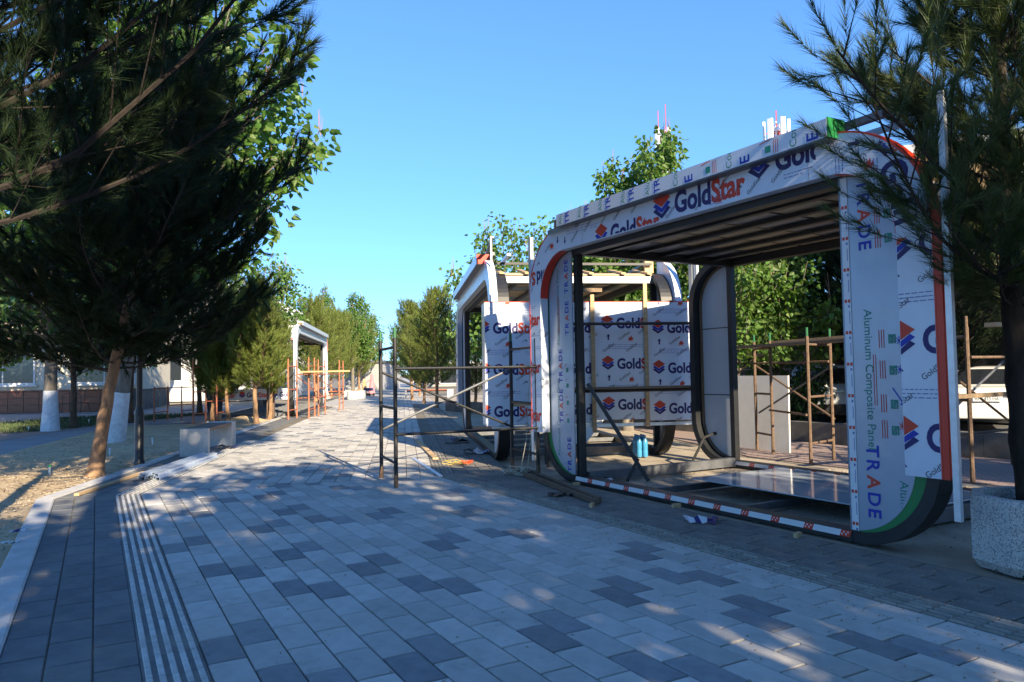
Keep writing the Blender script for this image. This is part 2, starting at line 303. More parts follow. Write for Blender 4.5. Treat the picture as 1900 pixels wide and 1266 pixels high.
class Print:
    INK = ['ink_navy', 'ink_red', 'ink_grey', 'ink_blue', 'ink_green', 'ink_lines', 'tape_white']
    def __init__(s): s.v = []; s.f = []; s.m = []
    def poly(s, vs, fs, ink, x=0., y=0., rot=0., sx=1.):
        c, sn = math.cos(rot), math.sin(rot); k = len(s.v); mi = s.INK.index(ink)
        s.v += [(x + c * p * sx - sn * q, y + sn * p * sx + c * q) for p, q in vs]; s.f += [[i + k for i in f] for f in fs]; s.m += [mi] * len(fs)
    def text(s, body, size, ink, x, y, rot=0., bold=.0, sx=1.):
        v, f, w = text2d(body, size, bold); s.poly(v, f, ink, x, y, rot, sx); return w * sx
    def rect(s, x, y, w, h, ink, rot=0.): s.poly([(0, 0), (w, 0), (w, h), (0, h)], [(0, 1, 2, 3)], ink, x, y, rot)
    def logo(s, x, y, z, rot=0.):
        P = lambda pts, ink: s.poly([(a * z, b * z) for a, b in pts], [tuple(range(len(pts)))], ink, x, y, rot)
        P([(0, .68), (.5, .36), (1, .68), (.5, 1)], 'ink_red')
        P([(0, .46), (.16, .56), (.5, .32), (.84, .56), (1, .46), (.5, .14)], 'ink_blue')
        P([(0, .26), (.16, .36), (.5, .1), (.84, .36), (1, .26), (.5, -.08)], 'ink_navy')
    def wordmark(s, x, y, z, rot=0., logo=True, only=None):
        c, sn = math.cos(rot), math.sin(rot); adv = 0.
        def pos(a): return x + c * a, y + sn * a
        if logo: s.logo(*pos(0), z * .92, rot); adv = z * 1.12
        w = s.text('Gold', z, 'ink_navy', *pos(adv), rot, .036, .86); adv += w + z * .03
        w = s.text('Star', z, 'ink_red', *pos(adv), rot, .036, .86); return adv + w
    def small(s, x, y, z=.062, rot=R(34)): s.text('GoldStar', z, 'ink_grey', x, y, rot, .008)
    def arrow(s, x, y, z=.1, rot=0.): s.poly([(-.12 * z, 0), (.12 * z, 0), (.12 * z, .55 * z), (.3 * z, .55 * z), (0, z), (-.3 * z, .55 * z), (-.12 * z, .55 * z)], [tuple(range(7))], 'ink_navy', x, y, rot)
    def flame(s, x, y, z=.09, rot=0.):
        s.poly([(0, 0), (.7, 0), (.95, .3), (.85, .62), (.7, .4), (.62, .95), (.4, .6), (.3, .72), (.05, .45)], [tuple(range(9))], 'ink_red', x, y, rot); s.v[-9:] = [(x + (a - x) * z, y + (b_ - y) * z) for a, b_ in s.v[-9:]]
        s.rect(x - .03, y - .012, z * 1.5, .004, 'ink_red', rot)
    def lines(s, x, y, w, n=3, ink='ink_lines', rot=0., gap=.03):
        rr = random.Random(int(x * 977 + y * 311)); c, sn = math.cos(rot), math.sin(rot)
        for i in range(n):
            a = 0.; end = w * (1 if i < n - 1 else .7); ox, oy = x + sn * gap * i, y - c * gap * i
            while a < end:
                l = rr.uniform(.02, .055); s.rect(ox + c * a, oy + sn * a, min(l, end - a), .0075, ink, rot); a += l + .011
    def hammer(s, x, y, z=.07, rot=0.):
        s.rect(x, y, z, z * .12, 'ink_grey', R(40) + rot); s.rect(x + z * .6, y + z * .45, z * .42, z * .24, 'ink_grey', R(-45) + rot)
    def gold_tile(s, x0, y0, x1, y1, ox=0., oy=0., z=.215, px=1.09, py=.645):
        """repeating white protective film: big wordmark rows, small marks between"""
        i0 = math.floor((x0 - ox) / px) - 1; j0 = math.floor((y0 - oy) / py) - 1
        for i in range(i0, i0 + int((x1 - x0) / px) + 4):
            for j in range(j0, j0 + int((y1 - y0) / py) + 4):
                x, y = ox + i * px, oy + j * py
                if x > x1 or x + px * 1.1 < x0 or y > y1 + .3 or y + py < y0 - .1: continue
                s.wordmark(x, y, z)
                s.arrow(x + .12, y - .19, .1); s.flame(x + .45, y - .2, .085); s.small(x + .3, y - .2); s.small(x + .93, y - .22); s.small(x + .42, y + .26); s.small(x + .04, y + .26)
                s.small(x + .62, y - .1, .05); s.hammer(x + .72, y - .15); s.hammer(x + .9, y - .12); s.lines(x + .12, y - .27, .56); s.lines(x + .76, y - .3, .26, 2)
    def build(s, name, fmap, parent, clip, bends=(), extra=(), polyclip=None):
        """clip (x0,y0,x1,y1) cuts lettering at the sheet edges; bends are x values where the sheet folds; extra = (point, normal) half planes (kept side is against the normal)"""
        if not s.f: return None
        bm = bmesh.new(); vs = [bm.verts.new((a, b_, 0)) for a, b_ in s.v]
        for f, mi in zip(s.f, s.m):
            try: bm.faces.new([vs[i] for i in f]).material_index = mi
            except ValueError: pass
        x0, y0, x1, y1 = clip
        planes = [((x0, 0, 0), (-1, 0, 0)), ((x1, 0, 0), (1, 0, 0)), ((0, y0, 0), (0, -1, 0)), ((0, y1, 0), (0, 1, 0))] + [((p[0], p[1], 0), (n_[0], n_[1], 0)) for p, n_ in extra]
        for co, no in planes: bmesh.ops.bisect_plane(bm, geom=bm.verts[:] + bm.edges[:] + bm.faces[:], plane_co=co, plane_no=no, clear_outer=True)
        for bx in bends: bmesh.ops.bisect_plane(bm, geom=bm.verts[:] + bm.edges[:] + bm.faces[:], plane_co=(bx, 0, 0), plane_no=(1, 0, 0))
        if polyclip:
            g_ = .022
            for q in range(int((x1 - x0) / g_)): bmesh.ops.bisect_plane(bm, geom=bm.verts[:] + bm.edges[:] + bm.faces[:], plane_co=(x0 + g_ * (q + .5), 0, 0), plane_no=(1, 0, 0))
            for q in range(int((y1 - y0) / g_)): bmesh.ops.bisect_plane(bm, geom=bm.verts[:] + bm.edges[:] + bm.faces[:], plane_co=(0, y0 + g_ * (q + .5), 0), plane_no=(0, 1, 0))
        if polyclip: bmesh.ops.delete(bm, geom=[f for f in bm.faces if not polyclip(f.calc_center_median())], context='FACES')
        for v in bm.verts: v.co = fmap(v.co.x, v.co.y)
        bmesh.ops.delete(bm, geom=[v for v in bm.verts if not v.link_faces], context='VERTS')
        if not bm.faces: bm.free(); return None
        me = bpy.data.meshes.new(name); bm.to_mesh(me); bm.free()
        for m in s.INK: me.materials.append(M[m])
        o = link(name, me, parent); o['kind'] = 'stuff'; return o
# ================================================================== the setting: ground, paving, paths
rnd = random.Random(5)
def sheet(name, pts, z, m, thick=.05, parent=None):
    mb = MB(); n = len(pts); mb.prism([(p[0], p[1]) for p in pts], lambda a, b_, w: (a, b_, w), z, z - thick); o = mb.build(name, m, parent)
    if parent is None: o['kind'] = 'structure'
    return o
P0 = Vector((-5.45, 8.82, 0)); PHI = (TH2 - TH1) / 2          # the paving bends here; courses are mitred
def Z1(s, t, z=0.): v = P0 + n1 * s + d1 * t; return Vector((v.x, v.y, z))
def Z2(s, t, z=0.): v = P0 + n2 * s + d2 * t; return Vector((v.x, v.y, z))
tp = math.tan(PHI)
def mitre1(s): return -s * tp                                  # t1 at the mitre (bend to the right)
def mitre2(s): return s * tp
mb = MB(); G = 60
gr = sheet('ground', [(-900, -300), (900, -300), (900, 2500), (-900, 2500)], -.075, 'earth', .3)
S_END = 5.62; FAR = 120.
def lane(s0, s1, z, name, m, t_near=-16., t_far=FAR):
    return sheet(name, [Z1(s0, t_near)[:2], Z1(s1, t_near)[:2], Z1(s1, mitre1(s1))[:2], Z2(s1, t_far)[:2], Z2(s0, t_far)[:2], Z1(s0, mitre1(s0))[:2]], z, m)
# pavement: one structure; its bedding, single pavers and tactile tiles are its pieces
pavement = lane(0, S_END, -.012, 'pavement', 'joint', t_far=26.)
far_pave = lane(0, 4.5, -.006, 'paving_far_stretch', 'paving_far', t_near=0, t_far=FAR) if False else None
fp = sheet('far_pavement', [Z2(0, 26)[:2], Z2(5.62, 26)[:2], Z2(5.62, 300)[:2], Z2(-.0, 300)[:2]], -.002, 'paving_far')
# paver pieces ------------------------------------------------------
def paver_mesh(name, l, w, m, g=.005):
    mb = MB(); a, b_ = l / 2 - g * 1.3, w / 2 - g * .8; c = .005
    def ring(x, y, z): return [(-x, -y, z), (x, -y, z), (x, y, z), (-x, y, z)]
    vs = ring(a, b_, -.03) + ring(a, b_, -.005) + ring(a - c, b_ - c, 0)
    fs = [(8, 9, 10, 11)] + [(i, (i + 1) % 4, 4 + (i + 1) % 4, 4 + i) for i in range(4)] + [(4 + i, 4 + (i + 1) % 4, 8 + (i + 1) % 4, 8 + i) for i in range(4)]
    mb.add(vs, fs); return mb.mesh(name, m)
PW, PL = .19, .378
pm = {k: paver_mesh('paver', PL, .207 if k == 'paver_edge' else PW, k) for k in ('paver_light', 'paver_dark', 'paver_edge', 'paver_dusty')}
def px_of(P):
    v = P - Vector((0, 0, EYE)); c, s = math.cos(PITCH), math.sin(PITCH); d = v.y * c + v.z * s
    if d < .3: return None
    return 950 + FPX * v.x / d, 633 - FPX * (-v.y * s + v.z * c) / d, d
pav = []                                                       # (score, zone, s, t, material)
dark = set()
def is_dark(i, j):
    """dark stones come in pairs across neighbouring courses"""
    return (i, j) in dark
rr = random.Random(11)
for zi in (1, 2):
    for i in range(0, 17, 1):
        j = rr.randint(0, 4)
        while j < 110:
            if rr.random() < .85 and not any((zi, i + a, j + b_) in dark for a in (-1, 0, 1, 2) for b_ in (-1, 0, 1)): dark.add((zi, i, j)); dark.add((zi, i + 1, j))
            j += rr.randint(3, 7)
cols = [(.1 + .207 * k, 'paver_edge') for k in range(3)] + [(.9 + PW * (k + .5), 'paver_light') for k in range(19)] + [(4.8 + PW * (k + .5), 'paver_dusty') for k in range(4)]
def put(zone, ci, s, m0):
    f = Z1 if zone == 1 else Z2; off = PL / 2 if ci % 2 else 0.
    js = range(0, 66) if zone == 1 else range(0, 70)
    for j in js:
        t = (-(j + .5) * PL - off + .2) if zone == 1 else ((j + .5) * PL + off - .3)
        m = m0
        if m0 == 'paver_light' and (zone, ci - 3, j) in dark: m = 'paver_dark'
        lim = mitre1(s) if zone == 1 else mitre2(s)
        e = PW / 2 * tp
        cut = (t + PL / 2 > lim - e) if zone == 1 else (t - PL / 2 < lim + e)
        if (zone == 1 and t - PL / 2 > lim + e) or (zone == 2 and t + PL / 2 < lim - e): continue
        P = f(s, t); q = px_of(P); score = -1
        if q and -60 < q[0] < 1960 and -60 < q[1] < 1330: score = 1 / q[2] ** 2.2
        pav.append((score, zone, s, t, m, cut))
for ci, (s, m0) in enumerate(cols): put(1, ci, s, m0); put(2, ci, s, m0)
pav.sort(key=lambda p: -p[0])
def xf(zone, s, t): P = (Z1 if zone == 1 else Z2)(s, t, rnd.uniform(-.0015, .0015)); return P, (math.pi / 2 - (TH1 if zone == 1 else TH2)) + rnd.uniform(-.006, .006)
rest = {k: [[], []] for k in pm}; n_single = 0
for sc, zone, s, t, m, cut in pav:
    P, rz = xf(zone, s, t)
    if n_single < 300 and sc > 0 and not cut:
        o = link('paver', pm[m], pavement, P, rz); n_single += 1; continue
    me = pm[m]; c, sn = math.cos(rz), math.sin(rz)
    vs = [(P.x + c * v.co.x - sn * v.co.y, P.y + sn * v.co.x + c * v.co.y, P.z + v.co.z) for v in me.vertices]; fs = [tuple(p.vertices) for p in me.polygons]
    if cut:
        bm = bmesh.new(); bv = [bm.verts.new(v) for v in vs]; [bm.faces.new([bv[i] for i in f]) for f in fs]
        mdir = Vector((math.cos(-(TH1 + TH2) / 2), math.sin(-(TH1 + TH2) / 2), 0)); mn = Vector((-mdir.y, mdir.x, 0)) * (1 if zone == 1 else -1)
        bmesh.ops.bisect_plane(bm, geom=bm.verts[:] + bm.edges[:] + bm.faces[:], plane_co=P0 - mn * .003, plane_no=mn, clear_outer=True)
        bm.verts.index_update(); vs = [tuple(v.co) for v in bm.verts]; fs = [tuple(v.index for v in f.verts) for f in bm.faces]; bm.free()
        if not fs: continue
    A = rest[m]; k = len(A[0]); A[0] += vs; A[1] += [tuple(i + k for i in f) for f in fs]
for k, (vs, fs) in rest.items():
    me = bpy.data.meshes.new('paver_field'); me.from_pydata(vs, [], fs); me.materials.append(M[k]); o = link('paver_field', me, pavement); o['kind'] = 'stuff'
# tactile strips ------------------------------------------------------
def tactile_mesh(ribm, nr, raised):
    mb = MB(); h = .14; mb.bbox((-.148, -h, -.03), (.148, h, -.002), 0)
    for k in range(nr):
        y = -h + .028 + (2 * h - .056) * k / (nr - 1)
        for a, b_ in ((-.146, -.004), (.004, .146)): mb.add([(a, y - .015, -.002), (b_, y - .015, -.002), (b_, y + .015, -.002), (a, y + .015, -.002), (a + .004, y - .01, raised), (b_ - .004, y - .01, raised), (b_ - .004, y + .01, raised), (a + .004, y + .01, raised)], [(4, 5, 6, 7), (0, 1, 5, 4), (1, 2, 6, 5), (2, 3, 7, 6), (3, 0, 4, 7)], 1)
    return mb.mesh('tactile_tile', ['tactile_base' if ribm == 'tactile_rib' else 'paver_dusty', ribm])
tA, tB = tactile_mesh('tactile_rib', 5, .005), tactile_mesh('tactile_rib_dusty', 5, .006)
for me, s0 in ((tA, .755), (tB, 4.65)):
    for j in range(40):
        t = mitre1(s0) - .16 - j * .3; P = Z1(s0, t); q = px_of(P)
        if q and -80 < q[0] < 1980 and q[1] < 1400: link('tactile_tile', me, pavement, P, math.pi / 2 - TH1)
    far_v, far_f = [], []
    for j in range(60):
        P = Z2(s0, mitre2(s0) + .16 + j * .3)
        if j < 25: link('tactile_tile', me, pavement, P, math.pi / 2 - TH2)
# kerb stones along the planted side ------------------------------------------------------
kerb = empty('kerb', P0); kerb['kind'] = 'structure'
def kerb_stone(f, t0, t1, m1=None):
    mb = MB(); a, b_ = -.2, -.003
    def c(s, t, z): return f(s, t, z) - P0
    tt = lambda s, t: t
    if m1 == 'lo': q0 = lambda s: mitre2(s) + .004; q1 = lambda s: t1
    elif m1 == 'hi': q0 = lambda s: t0; q1 = lambda s: mitre1(s) - .004
    else: q0 = lambda s: t0; q1 = lambda s: t1
    e = .012
    v = [c(a, q0(a), -.2), c(b_, q0(b_), -.2), c(b_, q1(b_), -.2), c(a, q1(a), -.2), c(a, q0(a), .0), c(b_, q0(b_), .004), c(b_, q1(b_), .004), c(a, q1(a), .0), c(a + e, q0(a), .014), c(b_ - e, q0(b_), .016), c(b_ - e, q1(b_), .016), c(a + e, q1(a), .014)]
    mb.add(v, [(0, 1, 5, 4), (1, 2, 6, 5), (2, 3, 7, 6), (3, 0, 4, 7), (4, 5, 9, 8), (5, 6, 10, 9), (6, 7, 11, 10), (7, 4, 8, 11), (8, 9, 10, 11)]); mb.build('kerb_stone', 'kerb', kerb)
kerb_stone(Z1, -1.0, 0, 'hi'); kerb_stone(Z2, 0, 1.0, 'lo')
for k in range(12): kerb_stone(Z1, -1.0 - (k + 1) * 1.0, -1.006 - k * 1.0)
for k in range(28): kerb_stone(Z2, 1.006 + k, 2.0 + k)
# planted side: sand bed, side paths, lawn ------------------------------------------------------
def poly(name, pts, z, m): return sheet(name, [p[:2] for p in pts], z, m)
# the sand bed is an uneven surface
def terrain(name, pts_fn, nu, nv, m, amp, seed, z0):
    rr = np.random.RandomState(seed); mb = MB(); ph = rr.uniform(0, 6.28, (8, 3)); fr = rr.uniform(.5, 3.5, (8, 2))
    vs = []
    for i in range(nu + 1):
        for j in range(nv + 1):
            p = pts_fn(i / nu, j / nv); e = min(1, 6 * min(i / nu, 1 - i / nu), 6 * min(j / nv, 1 - j / nv))
            z = sum(math.sin(fr[k][0] * p[0] + ph[k][0]) * math.sin(fr[k][1] * p[1] + ph[k][1]) for k in range(8)) * amp * .35 * e + rr.uniform(-.2, .2) * amp * e
            vs.append((p[0], p[1], z0 + z))
    fs = [(i * (nv + 1) + j, (i + 1) * (nv + 1) + j, (i + 1) * (nv + 1) + j + 1, i * (nv + 1) + j + 1) for i in range(nu) for j in range(nv)]
    mb.add(vs, fs); o = mb.build(name, m, smooth=True); o['kind'] = 'structure'; return o
def lerp2(A, B, C, D): return lambda u, v: (A + (B - A) * u) * (1 - v) + (D + (C - D) * u) * v
X = lambda x, y: Vector((x, y, 0))
terrain('sand_bed', lerp2(Z2(-.195, -.3), Z2(-.195, 15.5), X(-12.2, 22.6), X(-9.6, 13.0)), 50, 30, 'sand', .045, 3, -.02)
terrain('sand_bed_near', lerp2(Z1(-.21, -14), Z1(-.21, .4), X(-9.8, 13.2), X(-8, -8)), 50, 26, 'sand', .05, 9, -.03)
poly('side_path', [X(-9.3, 12.6), X(-12.0, 22.4), X(-8.2, 27), X(-9.5, 31), X(-15.5, 28.5), X(-20, 24), X(-17.2, 13.5)], -.03, 'path_grey')
poly('pink_path', [X(-12.3, 17.2), X(-13.2, 24.3), X(-10.5, 30.0), X(-13.2, 29.6), X(-16.6, 24.0), X(-15.8, 17.2)], -.024, 'path_tiles')
poly('lawn', [X(-13.6, 20.2), X(-14.0, 24), X(-11.6, 30), X(-17, 28.6), X(-22, 23), X(-20, 19)], -.02, 'earth')
poly('forecourt', [X(-15.5, 26.2), X(-11.5, 31), X(-13, 37), X(-34, 37), X(-30, 19)], -.016, 'path_grey')
# works side: dusty ground under and behind the kiosks, rear footpath, road
poly('site_ground', [Z1(5.62, -12), Z1(9.6, -12), Z1(9.6, mitre1(9.6)), Z2(9.6, 40), Z2(5.62, 40), Z1(5.62, mitre1(5.62))], -.02, 'dust')
poly('rear_footpath', [Z1(9.62, -14), Z1(12.2, -14), Z1(12.2, 0), Z2(12.4, 40), Z2(9.62, 40), Z1(9.62, mitre1(9.62))], -.004, 'path_tiles')
poly('road', [Z1(13.0, -30), Z1(24, -30), Z1(24, 40), Z1(13.0, 40)], -.05, 'asphalt')
# ================================================================== kiosks: two portals of rounded legs, proud cladding ring, fascia, roof frame
def arc(cx, cz, r, a0, a1, n): return [(cx + r * math.cos(R(a0 + (a1 - a0) * i / n)), cz + r * math.sin(R(a0 + (a1 - a0) * i / n))) for i in range(n + 1)]
def leg_curve(sgn, u0, wdt, z0, z1, r, n=14):
    """outer outline of a leg from its bottom inner corner round to its top inner corner; sgn -1 = leg on the low-u side"""
    pts = [(0, z0)] + arc(wdt - r, z0 + r, r, -90, 0, n) + arc(wdt - r, z1 - r, r, 0, 90, n) + [(0, z1)]
    return [(u0 + sgn * p, q) for p, q in pts]
def kiosk(name, loc, rz, W, D, label, film=True, fascia_u=None, cap='panel_green', red_ring=True, ring_m='film_white', leg_m='film_silver', seed=1, roof='ply', group='kiosks under construction along the promenade', trade=True):
    rr = random.Random(seed); k = empty(name, loc, rz, label, 'kiosk', group)
    F = lambda v: (lambda a, b_, w: (a, w + v, b_))
    F0 = lambda a, b_, w: (a, w, b_)
    ZT = 3.06; LW = .74; Z0 = .0; LR = .68; TR = .095
    # steel frame
    for u in (.045, W + .045):
        for v in (.06, D - .06): MB().bbox((u - .04, v - .045, .09), (u + .04, v + .045, 2.98)).build('post', 'black_steel', k)
    for v0, v1 in ((-.03, .13), (D - .13, D + .03)):
        MB().bbox((-.02, v0, 0), (W + .02, v1, .088)).build('sill', 'black_steel', k)
        MB().bbox((-.02, v0 + .015, 2.9), (W + .02, v1 - .015, 3.05)).build('head_beam', 'black_steel', k)
    for u in (.06, W - .06):
        MB().bbox((u - .05, .135, .01), (u + .05, D - .135, .13)).build('sill', 'grey_steel', k); MB().bbox((u - .05, .12, 2.9), (u + .05, D - .12, 3.02)).build('head_beam', 'black_steel', k)
    nj = max(3, int(W / 1.0))
    for i in range(1, nj): MB().bbox((W * i / nj - .03, .135, .01), (W * i / nj + .03, D - .135, .08)).build('joist', 'grey_steel', k)
    # roof: joists, sheathing boards, ribbed sheet
    nb = 6
    for i in range(1, nb): MB().bbox((.11, D * i / nb - .04, 2.955), (W - .11, D * i / nb + .04, 2.995)).build('roof_joist', 'black_steel', k)
    nr = int(W / .62)
    for i in range(nr):
        u = .1 + (W - .2) * (i + .5) / nr
        MB().bbox((u - .5 * (W - .2) / nr + .03, .14, 3.006), (u + .5 * (W - .2) / nr - .03, D - .14, 3.024)).build('roof_board', 'plywood' if (i % 3) else 'roof_tin', k)
    mb = MB(); nn = int(W / .09)
    A = [(W * i / nn, 3.03 + (.012 if i % 2 else 0)) for i in range(nn + 1)]; B = [(p, q + .004) for p, q in A]
    mb.strip(A, B, F0, .0, D); mb.build('roof_sheet', 'roof_tin', k)
    # legs of both portals
    for front in (True, False):
        v = 0. if front else D
        for sgn, u0 in ((-1, 0.), (1, W)):
            inner = leg_curve(sgn, u0, LW - TR, Z0 + TR, ZT - TR, LR - TR); outer = leg_curve(sgn, u0, LW, Z0, ZT, LR)
            pv = (-.012, .0) if front else (.0, .012)
            mb = MB(); mb.prism(inner, F(v), *pv); p = mb.build('leg_panel', 'panel_green' if front and film else 'panel_grey', k)
            mb = MB(); mb.strip(inner, outer, F(v), -.03 if front else -.16, .16 if front else .03); mb.build('edge_trim', 'black_steel', p, smooth=False)
            inn2 = leg_curve(sgn, u0, LW - TR - .0, Z0 + TR, ZT - TR, LR - TR); inn3 = leg_curve(sgn, u0, LW - TR - .03, Z0 + TR + .03, ZT - TR - .03, LR - TR - .03)
            if not front:
                mb = MB(); mb.strip(inn3, inn2, F(v), -.03, -.002); mb.build('gasket', 'wood_old', p)
                for zz in (1.02, 2.02): MB().bbox((min(u0, u0 + sgn * .63), v - .006, zz), (max(u0, u0 + sgn * .63), v - .002, zz + .012)).build('panel_joint', 'black_steel', p)
            if front:
                fl = leg_curve(sgn, u0, LW - TR - .1, Z0 + TR + .002, ZT - TR - .01, LR - TR - .02)
                mb = MB(); mb.prism(fl, F(v), -.016, -.0125); p2 = mb.build('protective_film', leg_m, p)
                if film and trade:
                    pr = Print(); a = u0 + sgn * .32
                    if sgn > 0:      # text runs downwards
                        dn = -math.pi / 2
                        pr.text('Aluminum Composite Panel', .098, 'ink_green', u0 + .17, 1.86, dn, .002); pr.text('Aluminum Composite Panel', .098, 'ink_green', u0 + .42, .54, dn, .002)
                        for zz in (.79, 2.9):
                            x = 0.
                            for ch in 'TRADE': w = pr.text(ch, .152, 'ink_red' if ch == 'A' else 'ink_blue', u0 + .15, zz - x, dn, .022); x += w + .026
                        for q, zz in enumerate((1.58, 1.34, 1.08, .88, 2.55, 2.36)):
                            pr.rect(u0 + .37, zz, .06, .07, 'ink_green'); pr.rect(u0 + .385, zz + .012, .012, .05, leg_ink); pr.rect(u0 + .41, zz + .0, .012, .05, leg_ink)
                            for g in range(3): pr.rect(u0 + .29 + g * .02, zz - .03, .006, .14, 'ink_red')
                        for g in range(2): pr.rect(u0 + .235 + g * .02, 1.1, .005, .4, 'ink_red')
                        pr.rect(u0 + .46, 1.13, .01, .13, 'ink_blue', R(35)); pr.poly([(-.025, 0), (.025, 0), (0, .05)], [(0, 1, 2)], 'ink_blue', u0 + .465, 1.13, R(215))
                        for zz, cc in ((1.6, 'ink_blue'), (1.38, 'ink_blue'), (.95, 'ink_red')):
                            for g in range(8): pr.rect(u0 + .46, zz, .035, .006, cc, g * math.pi / 4)
                    else:            # text runs upwards
                        for (x0, zz) in ((u0 - .08, 1.88), (u0 - .08, 2.42), (u0 - .25, .74), (u0 - .25, 1.26), (u0 - .08, .12)):
                            x = 0.
                            for ch in 'TRADE': w = pr.text(ch, .118, 'ink_red' if ch == 'A' else 'ink_blue', x0, zz + x, math.pi / 2, .022); x += w + .02
                        pr.text('Aluminum Composite Panel', .09, 'ink_green', u0 - .33, .3, math.pi / 2, -.004); pr.text('Aluminum Composite Panel', .09, 'ink_green', u0 - .3, 1.75, math.pi / 2, -.004)
                        for zz in (.75, .98, 1.2, 1.4): pr.rect(u0 - .16, zz, .05, .055, 'ink_green'); pr.rect(u0 - .18, zz + .08, .05, .008, 'ink_red', R(40))
                        for g in range(3): pr.rect(u0 - .3 - g * .02, 1.9, .006, .5, 'ink_red')
                    pr.build('film_lettering', lambda a_, b_: Vector((a_, -.0185, b_)), p2, (min(u0, u0 + sgn * .52), .1 if sgn < 0 else .12, max(u0, u0 + sgn * .52), 2.95), polyclip=(lambda c, s_=sgn, u_=u0: (abs(c.x - u_) - .02) ** 2 + 0 < .5 ** 2 and not ((abs(c.x - u_) > .25) and c.y < .1 + .5 * ((abs(c.x - u_) - .25) / .27) ** 2 + .02)))
    # proud cladding ring on the front portal
    RO, RI = .86, .57; U0, U1 = -.82, W + .82; I0, I1 = -.55, W + .55; ZO, ZI, ZB = 3.29, 2.965, .605
    outer = [(U0, ZB)] + arc(U0 + RO, ZO - RO, RO, 180, 90, 16) + arc(U1 - RO, ZO - RO, RO, 90, 0, 16) + [(U1, ZB)]
    inner = [(I0, ZB)] + arc(I0 + RI, ZI - RI, RI, 180, 90, 16) + arc(I1 - RI, ZI - RI, RI, 90, 0, 16) + [(I1, ZB)]
    FV = -.15
    mb = MB(); mb.strip(inner, outer, F0, FV, -.034, 0, 0); ring = mb.build('cladding_ring', ring_m, k)
    # sheet joints across the ring
    for zz in (1.9,):
        for a_, b_ in ((U0, I0), (I1, U1)): MB().bbox((a_ + .01, FV - .0012, zz), (b_ - .01, FV + .004, zz + .003)).build('sheet_joint', 'ink_grey', ring)
    for uu in (.45, W * .5, W - .2): MB().bbox((uu, FV - .0012, ZI + .01), (uu + .003, FV + .004, ZO - .01)).build('sheet_joint', 'ink_grey', ring)
    if red_ring:
        o2 = [(a_ - .012 if a_ < W / 2 else a_ + .012, b_ + (.012 if b_ > 2.6 else 0)) for a_, b_ in outer]
        mb = MB(); mb.strip(outer, o2, F0, FV - .004, -.04); mb.build('red_edge_film', 'film_red', ring)
        ia = arc(I0 + RI, ZI - RI, RI - .003, 180, 96, 14); ib = arc(I0 + RI, ZI - RI, RI - .006, 180, 96, 14)
        mb = MB(); mb.strip(ia, ib, F0, FV + .002, -.03); mb.build('red_reveal_film', 'film_red', ring)
        ia = arc(I1 - RI, ZI - RI, RI - .003, 84, 0, 14); ib = arc(I1 - RI, ZI - RI, RI - .006, 84, 0, 14)
        mb = MB(); mb.strip(ia, ib, F0, FV + .002, -.03); mb.build('red_reveal_film', 'film_red', ring)
        MB().bbox((U1 + .014, FV - .004, ZB), (U1 + .06, FV + .006, 2.55)).build('red_flange', 'film_red', ring)
    if film:
        wall = lambda a_, b_: Vector((a_, FV - .002, b_))
        def wrap(a_, b_):         # the left sheet folds round the inner edge of the ring
            if a_ <= I0 + 1e-6: return Vector((a_, FV - .002, b_))
            return Vector((I0 + .002, FV + (a_ - I0), b_))
        pr = Print(); pr.gold_tile(-2.2, ZB, 0., 2.3, ox=-1.49, oy=.76); pr.build('film_lettering', wrap, ring, (U0 + .004, ZB, I0 + .112, 2.3), bends=(I0,))
        pr = Print(); pr.gold_tile(W + .3, ZB, W + 1.2, 2.2, ox=W + .42, oy=.8, z=.27, py=.7); pr.build('film_lettering', wall, ring, (I1 + .004, ZB, U1 - .004, 2.35))
        # top band
        pr = Print(); pr.wordmark(.72, 2.9, .27); pr.wordmark(1.78, 3.02, .3); pr.wordmark(3.1, 3.13, .28)
        for x, y in ((.22, 3.02), (.5, 3.1), (.86, 3.14), (1.1, 3.13), (1.42, 3.15), (2.0, 2.98), (2.42, 2.98), (2.75, 3.12), (3.1, 2.99), (3.38, 3.03)): pr.small(x, y, .055, R(38))
        pr.lines(.12, 3.2, .5, 3); pr.lines(.62, 3.16, .2, 2); pr.lines(2.6, 3.06, .22, 3); pr.lines(3.5, 3.07, .3, 2); pr.hammer(2.95, 3.06, .07); pr.arrow(.07, 3.12, .09, math.pi); pr.flame(2.72, 3.0, .06)
        pr.build('film_lettering', wall, ring, (.03, ZI + .012, W - .12, ZO - .004))
        # left corner sheet, upside-down print
        pr = Print(); pr.text('Gold', .24, 'ink_navy', -.22, 2.76, math.pi, .036, .86); pr.text('S', .24, 'ink_red', -.665, 2.76, math.pi, .036, .86); pr.flame(-.28, 3.02); pr.small(-.4, 2.98, .05); pr.arrow(-.1, 3.15, .09, math.pi); pr.lines(-.78, 2.3, .14, 2); pr.small(-.76, 2.5, .05, R(70)); pr.hammer(-.62, 2.84)
        ci, co = (I0 + RI, ZI - RI), (U0 + RO, ZO - RO)
        def inring(c):
            x, y = c.x, c.y
            if x < co[0] and y > co[1] and (x - co[0]) ** 2 + (y - co[1]) ** 2 > (RO - .01) ** 2: return False
            if y < ZI and x > I0 and (x > ci[0] or y < ci[1] or (x - ci[0]) ** 2 + (y - ci[1]) ** 2 < (RI + .01) ** 2): return False
            return True
        pr.build('film_lettering', wall, ring, (U0 + .004, 2.2, .1, ZO), polyclip=inring)
        # right corner sheet, print running down
        pr = Print(); dn = -math.pi / 2; x, y = W + .42, 3.08; dn = R(-81)
        pr.logo(x, y + .08, .19, dn); pr.text('Gold', .29, 'ink_navy', x + .02, y - .15, dn, .036, .86); dn = -math.pi / 2
